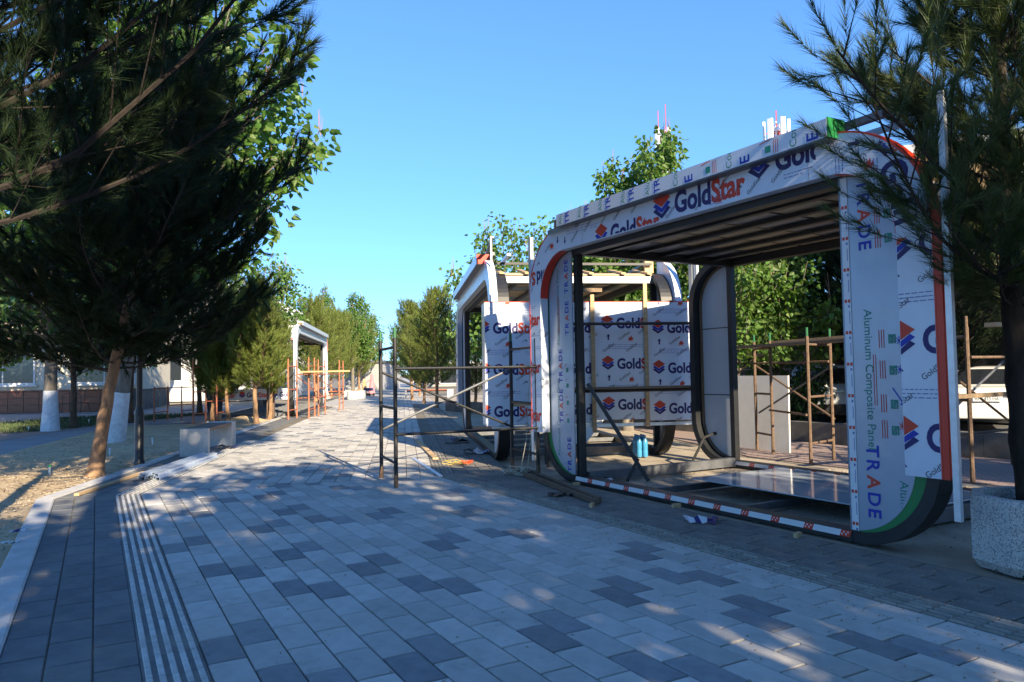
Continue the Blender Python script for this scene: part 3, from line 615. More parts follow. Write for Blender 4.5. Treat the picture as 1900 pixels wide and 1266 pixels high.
        for a_, b_ in ((W - .02, 3.25), (W + .27, 3.04), (W + .7, 2.93), (W + .45, 2.72), (W + .68, 2.3)): pr.small(a_, b_, .075, R(-52))
        pr.arrow(W + .18, 3.16, .12, dn); pr.flame(W + .31, 2.93); pr.lines(W + .12, 3.08, .3, 3, rot=dn); pr.lines(W + .42, 3.0, .3, 2, rot=dn)
        cr_, cor = (I1 - RI, ZI - RI), (U1 - RO, ZO - RO)
        def inring2(c):
            x, y = c.x, c.y
            if x > cor[0] and y > cor[1] and (x - cor[0]) ** 2 + (y - cor[1]) ** 2 > (RO - .01) ** 2: return False
            if y < ZI and x < I1 and (x < cr_[0] or y < cr_[1] or (x - cr_[0]) ** 2 + (y - cr_[1]) ** 2 < (RI + .01) ** 2): return False
            return True
        pr.build('film_lettering', wall, ring, (W - .15, 2.0, U1 - .004, ZO), polyclip=inring2)
    # upper fascia box
    fu0, fu1 = fascia_u or (.06, W + .08); FF = -.27
    mb = MB(); mb.bbox((fu0, FF, 3.24), (fu1, FF + .2, 3.39)); fa = mb.build('fascia', ring_m if not film else 'film_silver2', k)
    MB().bbox((fu0 + .01, FF + .004, 3.225), (fu1 - .01, FF + .14, 3.2395)).build('soffit_strip', 'grey_steel', fa)
    MB().bbox((fu1 + .001, FF + .003, 3.238), (fu1 + .012, FF + .21, 3.4)).build('end_cap', cap, fa)
    if film:
        pr = Print(); x = fu0 + .05; up_ = math.pi / 2; q = 0
        while x < fu1 - .1:
            if x < 1.9:
                pr.text('Alu', .1, 'ink_green', x + .08, 3.25, up_, -.004); pr.text('TRADE', .13, 'ink_blue', x + .24, 3.235, up_, .012); x += .42
            else:
                pr.text('Com', .1, 'ink_green', x + .09, 3.25, up_, -.002); pr.text('E', .16, 'ink_blue', x + .3, 3.25, up_, .014); pr.rect(x + .48, 3.27, .06, .06, 'ink_green'); pr.rect(x + .42, 3.36, .12, .008, 'ink_red', R(8))
                for g in range(3): pr.rect(x + .57 + g * .022, 3.25, .006, .12, 'ink_red')
                x += .72
        pr.build('film_lettering', lambda a_, b_: Vector((a_, FF - .002, b_)), fa, (fu0 + .004, 3.244, fu1 - .004, 3.386))
    # aluminium rails under the fascia, sticking out at both ends
    MB().bbox((fu0 - .32, -.2, 3.19), (fu0 + .3, -.16, 3.255)).build('aluminium_rail', 'aluminium', k); MB().bbox((fu1 - .5, -.06, 3.33), (fu1 + .34, -.0, 3.385)).build('aluminium_rail', 'grey_steel', k)
    MB().bbox((fu1 - .3, .18, 3.3), (fu1 + .5, .24, 3.34)).build('aluminium_rail', 'aluminium', k)
    MB().bbox((fu0 - .07, -.26, 3.25), (fu0 - .003, -.1, 3.34)).build('wood_block', 'wood_old', k)
    return k
M['film_silver2'] = mat('film_silver2', (.56, .62, .7), .3, metal=.1, noise=.05, nscale=1.5)
leg_ink = 'tape_white'
RZ1 = math.atan2(-d1.y, -d1.x); RZ2 = math.atan2(-d2.y, -d2.x)
O1 = Vector((.7897, 9.4433, 0)); W1, D1 = 3.95, 2.82
k1 = kiosk('kiosk', O1, RZ1, W1, D1, 'nearest open kiosk frame with its rounded portal wrapped in lettered protective film', seed=1)
def K1(u, v, z=0.): return O1 - d1 * u + n1 * v + Vector((0, 0, z))
# tape along the front and back sill, and beside the right post
def tape(parent, p0, p1, w, n, fmap, name='masking_tape'):
    mb = MB(); L = p1 - p0
    for i in range(n):
        a = p0 + L * i / n; b_ = p0 + L * (i + .74) / n; c = p0 + L * (i + 1) / n; sk = .02
        mb.add([fmap(a, 0), fmap(b_, 0), fmap(b_ + sk, w), fmap(a + sk, w)], [(0, 1, 2, 3)], 0); mb.add([fmap(b_, 0), fmap(c, 0), fmap(c + sk, w), fmap(b_ + sk, w)], [(0, 1, 2, 3)], 1)
        for g in range(4): x = b_ + (c - b_) * (.2 + .2 * g); y = w * (.25 + .35 * (g % 2)); mb.add([fmap(x, y) + Vector((0, -.0007, 0)), fmap(x + .012, y) + Vector((0, -.0007, 0)), fmap(x + .012, y + .012) + Vector((0, -.0007, 0)), fmap(x, y + .012) + Vector((0, -.0007, 0))], [(0, 1, 2, 3)], 0)
    return mb.build(name, ['tape_white', 'ink_red'], parent)
tape(k1, .02, W1 - .02, .052, 11, lambda a, b_: Vector((a, -.032, .034 + b_)))
tape(k1, .1, W1 - .1, .05, 11, lambda a, b_: Vector((a, D1 - .132, .034 + b_)))
mb = MB(); mb.bbox((W1 + .0, -.0215, .1), (W1 + .062, -.0195, 2.94)); tp_ = mb.build('masking_tape', 'tape_white', k1)
pr = Print()
for i in range(11):
    zz = .14 + i * .255; pr.rect(W1 + .006, zz, .022, .026, 'ink_red'); pr.rect(W1 + .036, zz, .022, .026, 'ink_red'); pr.rect(W1 + .036, zz - .04, .016, .02, 'ink_lines'); pr.rect(W1 + .044, zz - .17, .006, .1, 'ink_lines')
pr.build('tape_print', lambda a, b_: Vector((a, -.0226, b_)), tp_, (W1, .1, W1 + .062, 2.94))
# galvanised mounting profiles standing at both ends of the ring
def profile(name, p, z0, z1, w=.06, parent=None, m='zinc', label=None):
    mb = MB(); t = .004
    mb.bbox((p[0], p[1], z0), (p[0] + w, p[1] + t, z1)); mb.bbox((p[0], p[1] + t, z0), (p[0] + t, p[1] + w * .8, z1)); mb.bbox((p[0] + w - t, p[1] + t, z0), (p[0] + w, p[1] + w * .8, z1)); return mb.build(name, m, parent)
profile('mounting_profile', (W1 + .905, -.17), .33, 3.34, .045, k1); profile('mounting_profile', (-.93, -.1), .2, 3.28, .06, k1, 'zinc')
profile('mounting_profile', (-.98, D1 + .08), 1.9, 3.5, .07, k1, 'aluminium'); profile('mounting_profile', (-.88, D1 + .1), 2.0, 3.3, .06, k1, 'zinc')
# second kiosk
W2, D2 = 5.75, 2.82
near2 = Vector((-.19, 11.53, 0)) + d2 * .75; O2 = near2 + d2 * W2
k2 = kiosk('kiosk', O2, RZ2, W2, D2, 'second kiosk frame with plain unlettered ring, bare timber roof and lettered end wall', film=False, cap='film_red', red_ring=False, seed=2, fascia_u=(-.1, W2 - .05), leg_m='film_white')
def K2(u, v, z=0.): return O2 - d2 * u + n2 * v + Vector((0, 0, z))
# its end wall of three printed sheets on a light steel rail
UW = W2 + .85
wall2 = MB(); wall2.bbox((UW - .06, -.15, .53), (UW - .012, 3.1, .58)); wall2 = wall2.build('wall_rail', 'zinc', k2)
sh = [(-.245, 1.5, .59, 2.5, .0, .735, .0), (1.506, 2.33, .64, 2.5, 1.6, .8, .004), (2.336, 3.12, .61, 2.5, 2.44, .72, .002)]
for i, (v0, v1, z0, z1, ox, oy, e) in enumerate(sh):
    p = MB().bbox((UW - .01, v0, z0), (UW + e, v1, z1)).build('wall_sheet', 'film_white', k2)
    MB().bbox((UW - .01, v0 + .003, z1 + .0005), (UW + e - .002, v1 - .003, z1 + .014)).build('red_edge_film', 'film_red', p)
    pr = Print(); pr.gold_tile(v0, z0, v1, z1, ox=ox - .375 if i == 0 else ox, oy=oy, z=.228, px=1.16); pr.build('film_lettering', lambda a, b_, e=e: Vector((UW + e + .002, a, b_)), p, (v0 + .003, z0, v1 - .003, z1))
mb = MB(); mb.bbox((UW - .4, -.25, .6), (UW - .011, -.246, 2.5)); mb.build('wall_sheet', 'film_white', k2)
for v, z0, z1 in ((1.43, .45, 2.62), (2.3, .52, 2.8)): MB().bbox((UW + .012, v, z0), (UW + .05, v + .06, z1)).build('timber_batten', 'wood_new', k2)
MB().bbox((UW + .01, 1.28, 2.66), (UW + .06, 1.62, 2.72)).build('timber_batten', 'wood_old', k2)
# its lettered far strip
mb = MB(); mb.bbox((-.84, -.168, .605), (-.3, -.154, 2.62)); p = mb.build('film_strip', 'film_white', k2)
pr = Print()
for i in range(4): pr.text('TRADE', .13, 'ink_blue', -.78, .8 + i * .5, 0, .012)
pr.build('film_lettering', lambda a, b_: Vector((a, -.17, b_)), p, (-.83, .61, -.31, 2.6))
# timber roof edge: sloping plywood and battens at the near end
mb = MB(); Fm = lambda a, b_, w: (a, w, b_)
mb.prism([(W2 - .02, 3.07), (W2 + .3, 3.0), (W2 + .3, 3.015), (W2 - .02, 3.085)], Fm, .1, D2 - .1); mb.build('roof_edge_board', 'plywood', k2)
MB().bbox((W2 + .22, .12, 2.88), (W2 + .29, D2 - .12, 2.985)).build('roof_edge_beam', 'aluminium', k2)
for v in (.1, .52, 1.05, 1.6, 2.15, 2.6): MB().bar((W2 + .36, v, 3.03), (W2 - .5, v, 3.2), .075, .03).build('timber_batten', 'wood_new', k2)
MB().bbox((W2 + .1, .06, 3.2), (W2 + .14, D2 - .1, 3.24)).build('roof_edge_rail', 'black_steel', k2)
for v in (.0,): profile('mounting_profile', (W2 + .5, v - .1), 2.5, 3.6, .03, k2, 'aluminium')
MB().bar((W2 + .5, -.06, 3.59), (W2 - .5, -.06, 3.42), .05, .03).build('aluminium_rail', 'grey_steel', k2)
# far infill: grey composite cassettes on the back of the opening
for i in range(3):
    for j in range(2):
        u0 = .1 + i * 1.45
        p = MB().bbox((u0, D2 - .02, .75 + j * .8), (u0 + 1.4, D2 + .0, 1.5 + j * .8)).build('infill_cassette', 'panel_grey', k2)
        MB().bbox((u0 + .03, D2 - .05, .76 + j * .8), (u0 + .08, D2 - .021, 1.49 + j * .8)).build('cassette_rib', 'black_steel', p); MB().bbox((u0 + .085, D2 - .045, 1.42 + j * .8), (u0 + 1.38, D2 - .021, 1.46 + j * .8)).build('cassette_rib', 'black_steel', p)
# rear ring of kiosk 2, seen behind
RO, ZO = .86, 3.29; W = W2
for kk, Wk in ((k2, W2), (k1, W1)):
    outer = arc(Wk + .82 - RO, ZO - RO, RO, 90, 0, 14) + [(Wk + .82, 2.2)]; inner = arc(Wk + .5 - .55, 2.97 - .55, .55, 90, 0, 14) + [(Wk + .5, 2.2)]
    if kk is k2: MB().strip(inner, outer, Fm, D2 + .05, D2 + .16).build('rear_cladding', 'film_white', kk)
MB().bar((W2 + .1, D2 + .1, 3.42), (W2 - 2.2, D2 + .1, 3.3), .08, .05).build('aluminium_rail', 'grey_steel', k2); MB().bbox((W2 + .1, D2 - .0, 3.26), (W2 + .13, D2 + .2, 3.42)).build('end_cap', 'film_red', k2); MB().bbox((W2 + .0, D2 - .2, 3.08), (W2 + .07, D2 - .05, 3.3)).build('wood_block', 'wood_new', k2)
# third kiosk across the promenade
W3 = 9.0; O3 = Vector((-7.75, 26.4, 0)); RZ3 = math.atan2(d2.y, d2.x)
k3 = kiosk('kiosk', O3, RZ3, W3, 2.82, 'far kiosk frame on the left behind young pines, orange scaffold at its front', film=False, cap='film_red', red_ring=False, seed=3, fascia_u=(-.1, W3 + .05), leg_m='film_white')
mb = MB(); mb.bbox((-.66, -.1, .62), (-.64, 2.9, 1.0)); p = mb.build('wall_sheet', 'film_white', k3)
pr = Print(); pr.gold_tile(-3., .6, .3, 1.05, ox=-2.9, oy=.72, z=.23); pr.build('film_lettering', lambda a, b_: Vector((-.662, -a, b_)), p, (-2.9, .63, .1, .99))
mb = MB(); mb.bbox((-.66, -.1, 2.3), (-.64, 2.9, 3.2)); p = mb.build('wall_sheet', 'film_white', k3)
pr = Print(); pr.gold_tile(-3., 2.3, .3, 3.2, ox=-2.9, oy=2.6, z=.23); pr.build('film_lettering', lambda a, b_: Vector((-.662, -a, b_)), p, (-2.9, 2.31, .1, 3.19))
MB().bbox((W3 + .6, -.165, 2.6), (W3 + .83, -.153, 3.2)).build('orange_film', 'scaffold_orange', k3)
# ================================================================== trees
def nrm(a): return a / np.maximum(np.linalg.norm(a, axis=-1, keepdims=True), 1e-9)
def perp(d):
    r = np.where(np.abs(d[..., 2:3]) < .9, np.array([0, 0, 1.]), np.array([1., 0, 0])); a = nrm(np.cross(d, r)); return a, np.cross(d, a)
def needle_tris(rs, P, Dr, ln, per, nl, w, spread=.7):
    """P,Dr (n,3) shoot bases and directions, ln shoot lengths -> needle triangles brushing forward round each shoot"""
    n = len(P); Pn = np.repeat(P, per, 0); Dn = np.repeat(Dr, per, 0); L = np.repeat(ln, per)
    t = rs.rand(n * per) ** .8; base = Pn + Dn * (t * L)[:, None]; a, b = perp(Dn); ph = rs.rand(n * per) * 2 * np.pi
    rad = a * np.cos(ph)[:, None] + b * np.sin(ph)[:, None]; sp = spread * (1.15 - .6 * t) * rs.uniform(.7, 1.3, n * per)
    dr = nrm(Dn + rad * sp[:, None]); dr[:, 2] -= .12 * rs.rand(n * per); dr = nrm(dr)
    tip = base + dr * (nl * rs.uniform(.65, 1.15, n * per))[:, None]; s = nrm(np.cross(dr, rad + .3 * rs.randn(n * per, 3))) * (w / 2)
    out = np.empty((n * per, 3, 3)); out[:, 0] = base - s; out[:, 1] = base + s; out[:, 2] = tip; return out.reshape(-1, 3)
def pine_mesh(seed, h, cb, rad, nl=.13, w=.0035, per=90, whorl=.42, nbr=5, sub=8, lean=(0, 0), trunk_r=.11, light=False, updown=.35, top=.25, shoots=2, skirt=0., bark=None, keep=None, extra=(), needle=None, thin=1.):
    """h height, cb crown base, rad crown radius; returns (trunk mesh, needle mesh)"""
    rs = np.random.RandomState(seed); mb = MB(); SP = []; SD = []; SL = []
    def axis(z): q = z / h; return np.array([lean[0] * q + .05 * math.sin(q * 5 + seed), lean[1] * q + .05 * math.cos(q * 4 + seed), z])
    zs = np.concatenate([[0, .1, .25], np.linspace(.45, h, 26)]); mb.tube([axis(z) + np.r_[rs.uniform(-.008, .008, 2), 0] for z in zs], [trunk_r * (1.5, 1.22, 1.06)[i] if i < 3 else trunk_r * (1 - .86 * z / h) * rs.uniform(.93, 1.07) for i, z in enumerate(zs)], 10)
    brs = []; z = cb; 
    while z < h - .15:
        q = (z - cb) / (h - cb); prof = (math.sin(math.pi * min(1, (q * .78 + .24))) ** .8) if q < .75 else (1 - q) / .25 * .66 + top * .3
        for k in range(nbr):
            az = 2 * math.pi * (k + rs.rand() * .8) / nbr + z * 2.4; L = rad * prof * rs.uniform(.5, 1.2) * (1 + .18 * math.sin(az * 2 + seed + z * 1.3)); el = updown + .55 * q + rs.uniform(-.15, .15) - skirt * (1 - q)
            brs.append((axis(z + rs.uniform(-.08, .08)), az, L, el))
        z += whorl * (1 - .4 * q) * rs.uniform(.85, 1.15)
    brs.append((axis(h - .3), 0, .4, 1.4)); nreg = len(brs); brs += list(extra)
    for bi, (b0, az, L, el) in enumerate(brs):
        th_ = thin if bi >= nreg else 1.
        b0 = np.array(b0, float)
        if keep and not keep(b0, az): continue
        d = np.array([math.cos(az) * math.cos(el), math.sin(az) * math.cos(el), math.sin(el)]); n = 6; pts = [b0]; cur = d.copy()
        for i in range(n):
            cur = nrm(cur + np.array([0, 0, .13]) + rs.randn(3) * .08); pts.append(pts[-1] + cur * L / n)
        br = max(.006, .0078 * L); mb.tube([Vector(p) for p in pts], [br * (1 - .8 * i / n) + .003 for i in range(n + 1)], 5, 1, caps=False)
        ns = max(3, int((sub * L / rad + 2) * th_))
        for k in range(ns):
            t = .1 + .9 * (k + rs.rand() * .7) / ns; i = min(int(t * n), n - 1); p = pts[i] + (pts[i + 1] - pts[i]) * (t * n - i); ax_ = nrm(pts[min(i + 1, n)] - pts[i])
            a, b = perp(ax_); sgn = 1 if k % 2 else -1; sd = nrm(ax_ * .75 + a * sgn * rs.uniform(.5, .95) + np.array([0, 0, rs.uniform(.0, .55)])); sl = L * (1 - t * .72) * rs.uniform(.26, .45) + .12
            e = p + sd * sl; mb.tube([Vector(p), Vector(e)], [.0035 + .0015 * L, .002], 4, 1, caps=False)
            for q in range(int(shoots * th_) + 1):
                tq = 1. if q == 0 else rs.uniform(.2, .85); pq = p + (e - p) * tq; dq = sd if q == 0 else nrm(sd + rs.randn(3) * .55); dq = nrm(dq + np.array([0, 0, .35])); SL.append(rs.uniform(.14, .3) * min(1.3, nl / .12)); SP.append(pq - dq * .06); SD.append(dq)
        SP.append(pts[-1]); SD.append(nrm(cur + np.array([0, 0, .3]))); SL.append(.3)
    tris = needle_tris(rs, np.array(SP), np.array(SD), np.array(SL), per, nl, w)
    return mb.mesh('trunk', [bark or ('bark_light' if light else 'bark_pine'), 'bark_pine' if light else 'bark_dark'], smooth=True), np_mesh('crown', tris, 3, [needle or ('needles_bright' if light else 'needles')])
def leaf_quads(rs, P, Dn, size):
    """heart-ish leaf: two triangles + two more either side of a folded midrib, as 2 quads; P base, Dn pointing (drooping)"""
    n = len(P); a, b = perp(Dn); ph = rs.rand(n) * 2 * np.pi; sd = nrm(a * np.cos(ph)[:, None] + b * np.sin(ph)[:, None]); nr = np.cross(Dn, sd); s = (size * rs.uniform(.6, 1.2, n))[:, None]
    tip = P + Dn * s * 1.15; mid = P + Dn * s * .4; fold = .18
    L1 = P + Dn * s * .2 + sd * s * .46 + nr * s * fold; R1 = P + Dn * s * .2 - sd * s * .46 + nr * s * fold
    L2 = P + Dn * s * .68 + sd * s * .34 + nr * s * fold * .6; R2 = P + Dn * s * .68 - sd * s * .34 + nr * s * fold * .6
    out = np.empty((n * 2, 4, 3)); out[0::2, 0] = P; out[0::2, 1] = L1; out[0::2, 2] = L2; out[0::2, 3] = tip; out[1::2, 0] = P; out[1::2, 1] = tip; out[1::2, 2] = R2; out[1::2, 3] = R1
    return out.reshape(-1, 3)
def broad_mesh(seed, h, cb, rad, leaf=.17, nleaf=5000, trunk_r=.16, wash=0., upright=.6, m='leaves', pan=True, lean=(0, 0), shoots=70, forks=None):
    """catalpa-like tree: forked limbs, upright leafy shoots with brown flower panicles"""
    rs = np.random.RandomState(seed); mb = MB(); ends = []
    def axis(z): q = z / h; return np.array([lean[0] * q, lean[1] * q, z])
    ft = cb + (h - cb) * .55; zs = np.linspace(0, ft, 8); mb.tube([axis(z) for z in zs], [trunk_r * (1.2 if i == 0 else 1) * (1 - .6 * z / ft) for i, z in enumerate(zs)], 10)
    if wash: mb2 = MB(); z2 = np.linspace(0.0, wash, 6); tr_ = [trunk_r * (1.2 if i == 0 else 1) * (1 - .6 * z / ft) for i, z in enumerate(zs)]; mb2.tube([axis(z) for z in z2], [float(np.interp(z, zs, tr_)) + .012 for z in z2], 12); washm = mb2.mesh('limewash_coat', 'limewash', smooth=True)
    else: washm = None
    for i in range(shoots):
        z0 = cb + (ft - cb) * rs.rand() ** .8; b0 = axis(z0); az = rs.rand() * 6.283; q = rs.rand(); el = rs.uniform(.15, 1.1) + upright * .3
        zt = cb + (h - cb) * rs.uniform(.12, 1.) ; rr_ = rad * math.sqrt(max(.04, 1 - ((zt - cb) / (h - cb) * 1.55 - .62) ** 2)) * rs.uniform(.45, 1.)
        e = axis(zt) + np.array([math.cos(az), math.sin(az), 0]) * rr_; e[2] = max(zt, cb * .9)
        m1 = b0 + (e - b0) * .5 + np.array([math.cos(az), math.sin(az), -.4]) * .15 * rr_; pts = [b0, m1, e, e + nrm(np.array([math.cos(az) * .3, math.sin(az) * .3, upright * 1.2])) * rs.uniform(.4, .9)]
        if pts[0][2] > pts[2][2] + .6: pts[0] = axis(max(cb * .8, pts[2][2] - .4))
        mb.tube([Vector(p) for p in pts], [.035, .024, .013, .005], 5, caps=False); ends.append(pts)
    P = []; Dn = []
    per = max(4, nleaf // len(ends))
    for pts in ends:
        pts = np.array(pts); t = rs.uniform(.28, 1., per) * 2.999; i = t.astype(int); p = pts[i] + (pts[i + 1] - pts[i]) * (t - i)[:, None]; off = rs.randn(per, 3) * np.array([.2, .2, .17]) * (rad / 3.2) ** .5; P.append(p + off); d = off * np.array([1.5, 1.5, .6]) + np.array([0, 0, -.28]) + rs.randn(per, 3) * .12; Dn.append(nrm(d))
    P = np.concatenate(P); Dn = np.concatenate(Dn); q = leaf_quads(rs, P, Dn, leaf); crown = np_mesh('crown', q, 4, [m])
    pm_ = None
    if pan:
        pb = MB()
        for pts in ends:
            if rs.rand() < .4:
                p = pts[3]
                for g in range(3): pb.tube([Vector(p), Vector(p) + Vector((rs.uniform(-.1, .1), rs.uniform(-.1, .1), rs.uniform(.3, .6)))], [.008, .003], 4, caps=False)
        if pb.v: pm_ = pb.mesh('flower_stalks', 'panicle')
    return mb.mesh('trunk', 'bark_grey', smooth=True), crown, washm, pm_
def plant(name, meshes, loc, rz, label, cat='tree', group=None, sc=1., z=-.03):
    t = empty(name, (loc[0], loc[1], z), rz, label, cat, group); t.scale = (sc, sc, sc)
    tr = link('trunk', meshes[0], t); link('crown', meshes[1], t)
    if len(meshes) > 2 and meshes[2]: link('limewash_coat', meshes[2], tr)
    if len(meshes) > 3 and meshes[3]: link('flower_stalks', meshes[3], tr)['kind'] = 'stuff'
    return t
NL = 'pines around the camera'
# pine standing beside the kerb left of the view: its boughs reach into the upper left
plant('pine_tree', pine_mesh(21, 7.4, 3.0, 2.3, nl=.17, w=.0055, per=120, sub=13, whorl=.46, nbr=5, lean=(.5, .2), shoots=3, extra=[((.2, .1, 2.8), -.08, 3.5, .16), ((.2, .1, 2.55), .14, 2.9, .06), ((.25, .1, 3.4), .1, 3.2, .26), ((.3, .1, 4.0), -.2, 2.6, .2)], bark='bark_dark'), (-4.5, 5.5), 0, 'large dark pine beside the near kerb, long boughs filling the upper left', group=NL)
plant('pine_tree', pine_mesh(22, 5.6, 1.65, 2.6, nl=.16, w=.008, per=100, sub=14, whorl=.3, nbr=6, lean=(1.0, .1), trunk_r=.105, shoots=3, bark='bark_light', skirt=.45), (-6.15, 10.94), 0, 'dark pine with leaning orange-brown trunk in the sand bed by the black lamp post', group=NL)
# right-hand pine over the planter
plant('pine_tree', pine_mesh(23, 5.9, 1.9, 1.12, nl=.145, w=.0048, per=100, sub=10, whorl=.36, nbr=5, lean=(-.12, .2), trunk_r=.1, shoots=3, skirt=.2, extra=[((-.05, 0, 2.35), 3.5, 2.2, .12), ((-.05, 0, 2.05), 3.62, 2.0, -.1), ((-.05, 0, 3.0), 3.45, 1.2, .3), ((-.05, 0, 2.0), 3.8, 1.2, -.25)], thin=.62, needle='needles_mid', bark='bark_dark'), (3.74, 5.3), 0, 'pine on the right edge, boughs hanging over the near kiosk corner', group=NL)
bm_near = broad_mesh(31, 10.8, 3.0, 3.7, leaf=.2, nleaf=9000, wash=1.15, trunk_r=.19, shoots=110, lean=(1.7, -.4))
plant('catalpa_tree', bm_near, (-9.03, 16.75), 0, 'tall bright-green leafy tree with whitewashed trunk behind the leaning pine', group='leafy trees')
cat_a = broad_mesh(32, 7.6, 2.0, 1.75, leaf=.14, nleaf=7500, shoots=42, upright=1.9); cat_b = broad_mesh(33, 6.6, 1.6, 2.6, leaf=.15, nleaf=6500, shoots=75, upright=.9)
young = pine_mesh(41, 4.2, 1.05, 1.15, nl=.14, w=.011, per=50, sub=12, whorl=.24, light=True, trunk_r=.075, shoots=2, updown=.42); young2 = pine_mesh(42, 2.6, .75, 1.25, nl=.14, w=.011, per=50, sub=13, whorl=.22, light=True, trunk_r=.07, shoots=2, updown=.45, top=.6)
big = pine_mesh(43, 6.2, 1.3, 2.0, nl=.15, w=.013, per=36, sub=15, whorl=.42, light=True, trunk_r=.1, updown=.35); big2 = pine_mesh(44, 5.4, 1.0, 2.1, nl=.15, w=.013, per=36, sub=15, whorl=.4, light=True, trunk_r=.1, updown=.38, top=.5)
darkp = pine_mesh(45, 5.6, 1.5, 2.2, nl=.15, w=.01, per=42, sub=13, whorl=.3, trunk_r=.1)
YG = 'young pines in front of the far kiosk'
plant('pine_tree', young2, (-9.7, 24.0), .3, 'leftmost low bushy young pine in front of the far kiosk', group=YG); plant('pine_tree', young2, (-9.15, 23.7), 2.1, 'second low bushy young pine in front of the far kiosk', group=YG, sc=1.05)
plant('pine_tree', young, (-7.95, 22.8), 1.2, 'tallest slim young pine in front of the far kiosk, nearest the paving', group=YG); plant('pine_tree', young, (-8.1, 24.7), 4.0, 'slim young pine standing just behind the tallest young pine', group=YG, sc=.85)
# left background trees
plant('catalpa_tree', broad_mesh(34, 7.2, 2.2, 2.6, leaf=.2, nleaf=3500, wash=1.15, trunk_r=.2, m='leaves_dark'), (-13.2, 21.1), 1.0, 'far-left tree with whitewashed trunk foot beside the pink path', group='leafy trees')
plant('pine_tree', darkp, (-13.25, 22.2), .5, 'far-left pine with thin trunk beside the whitewashed tree', group='left background pines'); plant('pine_tree', darkp, (-12.6, 24.4), 2.6, 'dark-trunked pine on the lawn between whitewashed tree and lamp post', group='left background pines', sc=1.1)
plant('pine_tree', darkp, (-12.1, 28.6), 4.4, 'pine farthest back on the lawn, just left of the lamp post', group='left background pines', sc=1.05); plant('pine_tree', darkp, (-16.5, 22.5), 1.4, 'pine at the far left edge in front of the cream wall', group='left background pines')
for i, (x, y, sc, lb) in enumerate(((-18.5, 25.5, 1.0, 'leafy tree in front of the cream wall, far left'), (-15.2, 28.5, .9, 'leafy tree in front of the cream wall, right of the whitewashed pair'), (-11.5, 33.5, .95, 'leafy tree between the cream building and the far kiosk'))): plant('catalpa_tree', cat_b, (x, y), i * 2., lb, group='leafy trees', sc=sc)
# far rows along the promenade
far = [('pine_tree', big2, -11.5, 43, 1.0, 'left far-row pine nearest, right of the far kiosk'), ('pine_tree', big, -12.0, 49, .9, 'left far-row pine second along'), ('pine_tree', big2, -12.9, 55, 1.05, 'left far-row pine third along'), ('pine_tree', big2, -14.2, 68, 1.2, 'left far-row pine farthest along'),
       ('catalpa_tree', cat_a, -14.6, 57, .95, 'left far-row leafy tree behind the pines'), ('catalpa_tree', cat_a, -13.2, 61, 1.0, 'tallest leafy tree in the middle distance, left of the black scaffold'), ('catalpa_tree', cat_b, -15.5, 75, 1.1, 'left leafy tree farthest in the distance'),
       ('pine_tree', big, -3.2, 31, .78, 'tall right-row pine nearest behind the second kiosk'), ('pine_tree', big2, -4.3, 36, .75, 'right-row pine second along behind the second kiosk'), ('pine_tree', big, -5.6, 41, .85, 'right-row pine third along with pointed top'), ('pine_tree', big2, -6.2, 49, .85, 'right-row pine fourth along'),
       ('catalpa_tree', cat_b, -6.6, 56, .95, 'right-row leafy tree in the far distance'), ('catalpa_tree', cat_a, -8.5, 66, .85, 'right-row leafy tree farthest in the distance'), ('pine_tree', big2, -8.3, 80, 1.1, 'small-looking pine at the end of the promenade'), ('catalpa_tree', cat_b, -11.5, 96, 1.2, 'leafy tree closing the promenade in the distance'),
       ('pine_tree', big2, -1.4, 27.5, .7, 'pine seen through the second kiosk opening')]
for i, (nm, ms, x, y, sc, lb) in enumerate(far): plant(nm, ms, (x, y), i * 1.7, lb, group='trees lining the far promenade', sc=sc, z=-.05)
# trees behind the kiosks, right side
rt_ = [('catalpa_tree', cat_a, 3.5, 17.6, .86, 'tall leafy tree with upright shoots above the near kiosk roof'), ('catalpa_tree', cat_a, 2.75, 17.8, .8, 'shorter leafy tree left of the tall one behind the kiosks'), ('catalpa_tree', cat_a, 2.0, 18.6, .66, 'leafy tree behind the second kiosk roof'), ('catalpa_tree', cat_b, 4.9, 16.2, .72, 'leafy tree seen through the near kiosk opening'),
       ('catalpa_tree', cat_b, 6.2, 17.2, .8, 'leafy tree behind the leaning board'), ('pine_tree', darkp, 7.7, 16.2, .95, 'pine behind the rear scaffold planks'), ('pine_tree', darkp, 8.7, 14.6, .8, 'pine behind the near kiosk right leg'), ('pine_tree', darkp, 9.6, 11.0, 1.2, 'pine behind the right-edge pine by the parked sedan'), ('catalpa_tree', cat_b, 0.2, 26.0, .95, 'leafy tree beyond the second kiosk far end')]
for i, (nm, ms, x, y, sc, lb) in enumerate(rt_): plant(nm, ms, (x, y), i * 2.3 + .4, lb, group='trees behind the kiosks', sc=sc)
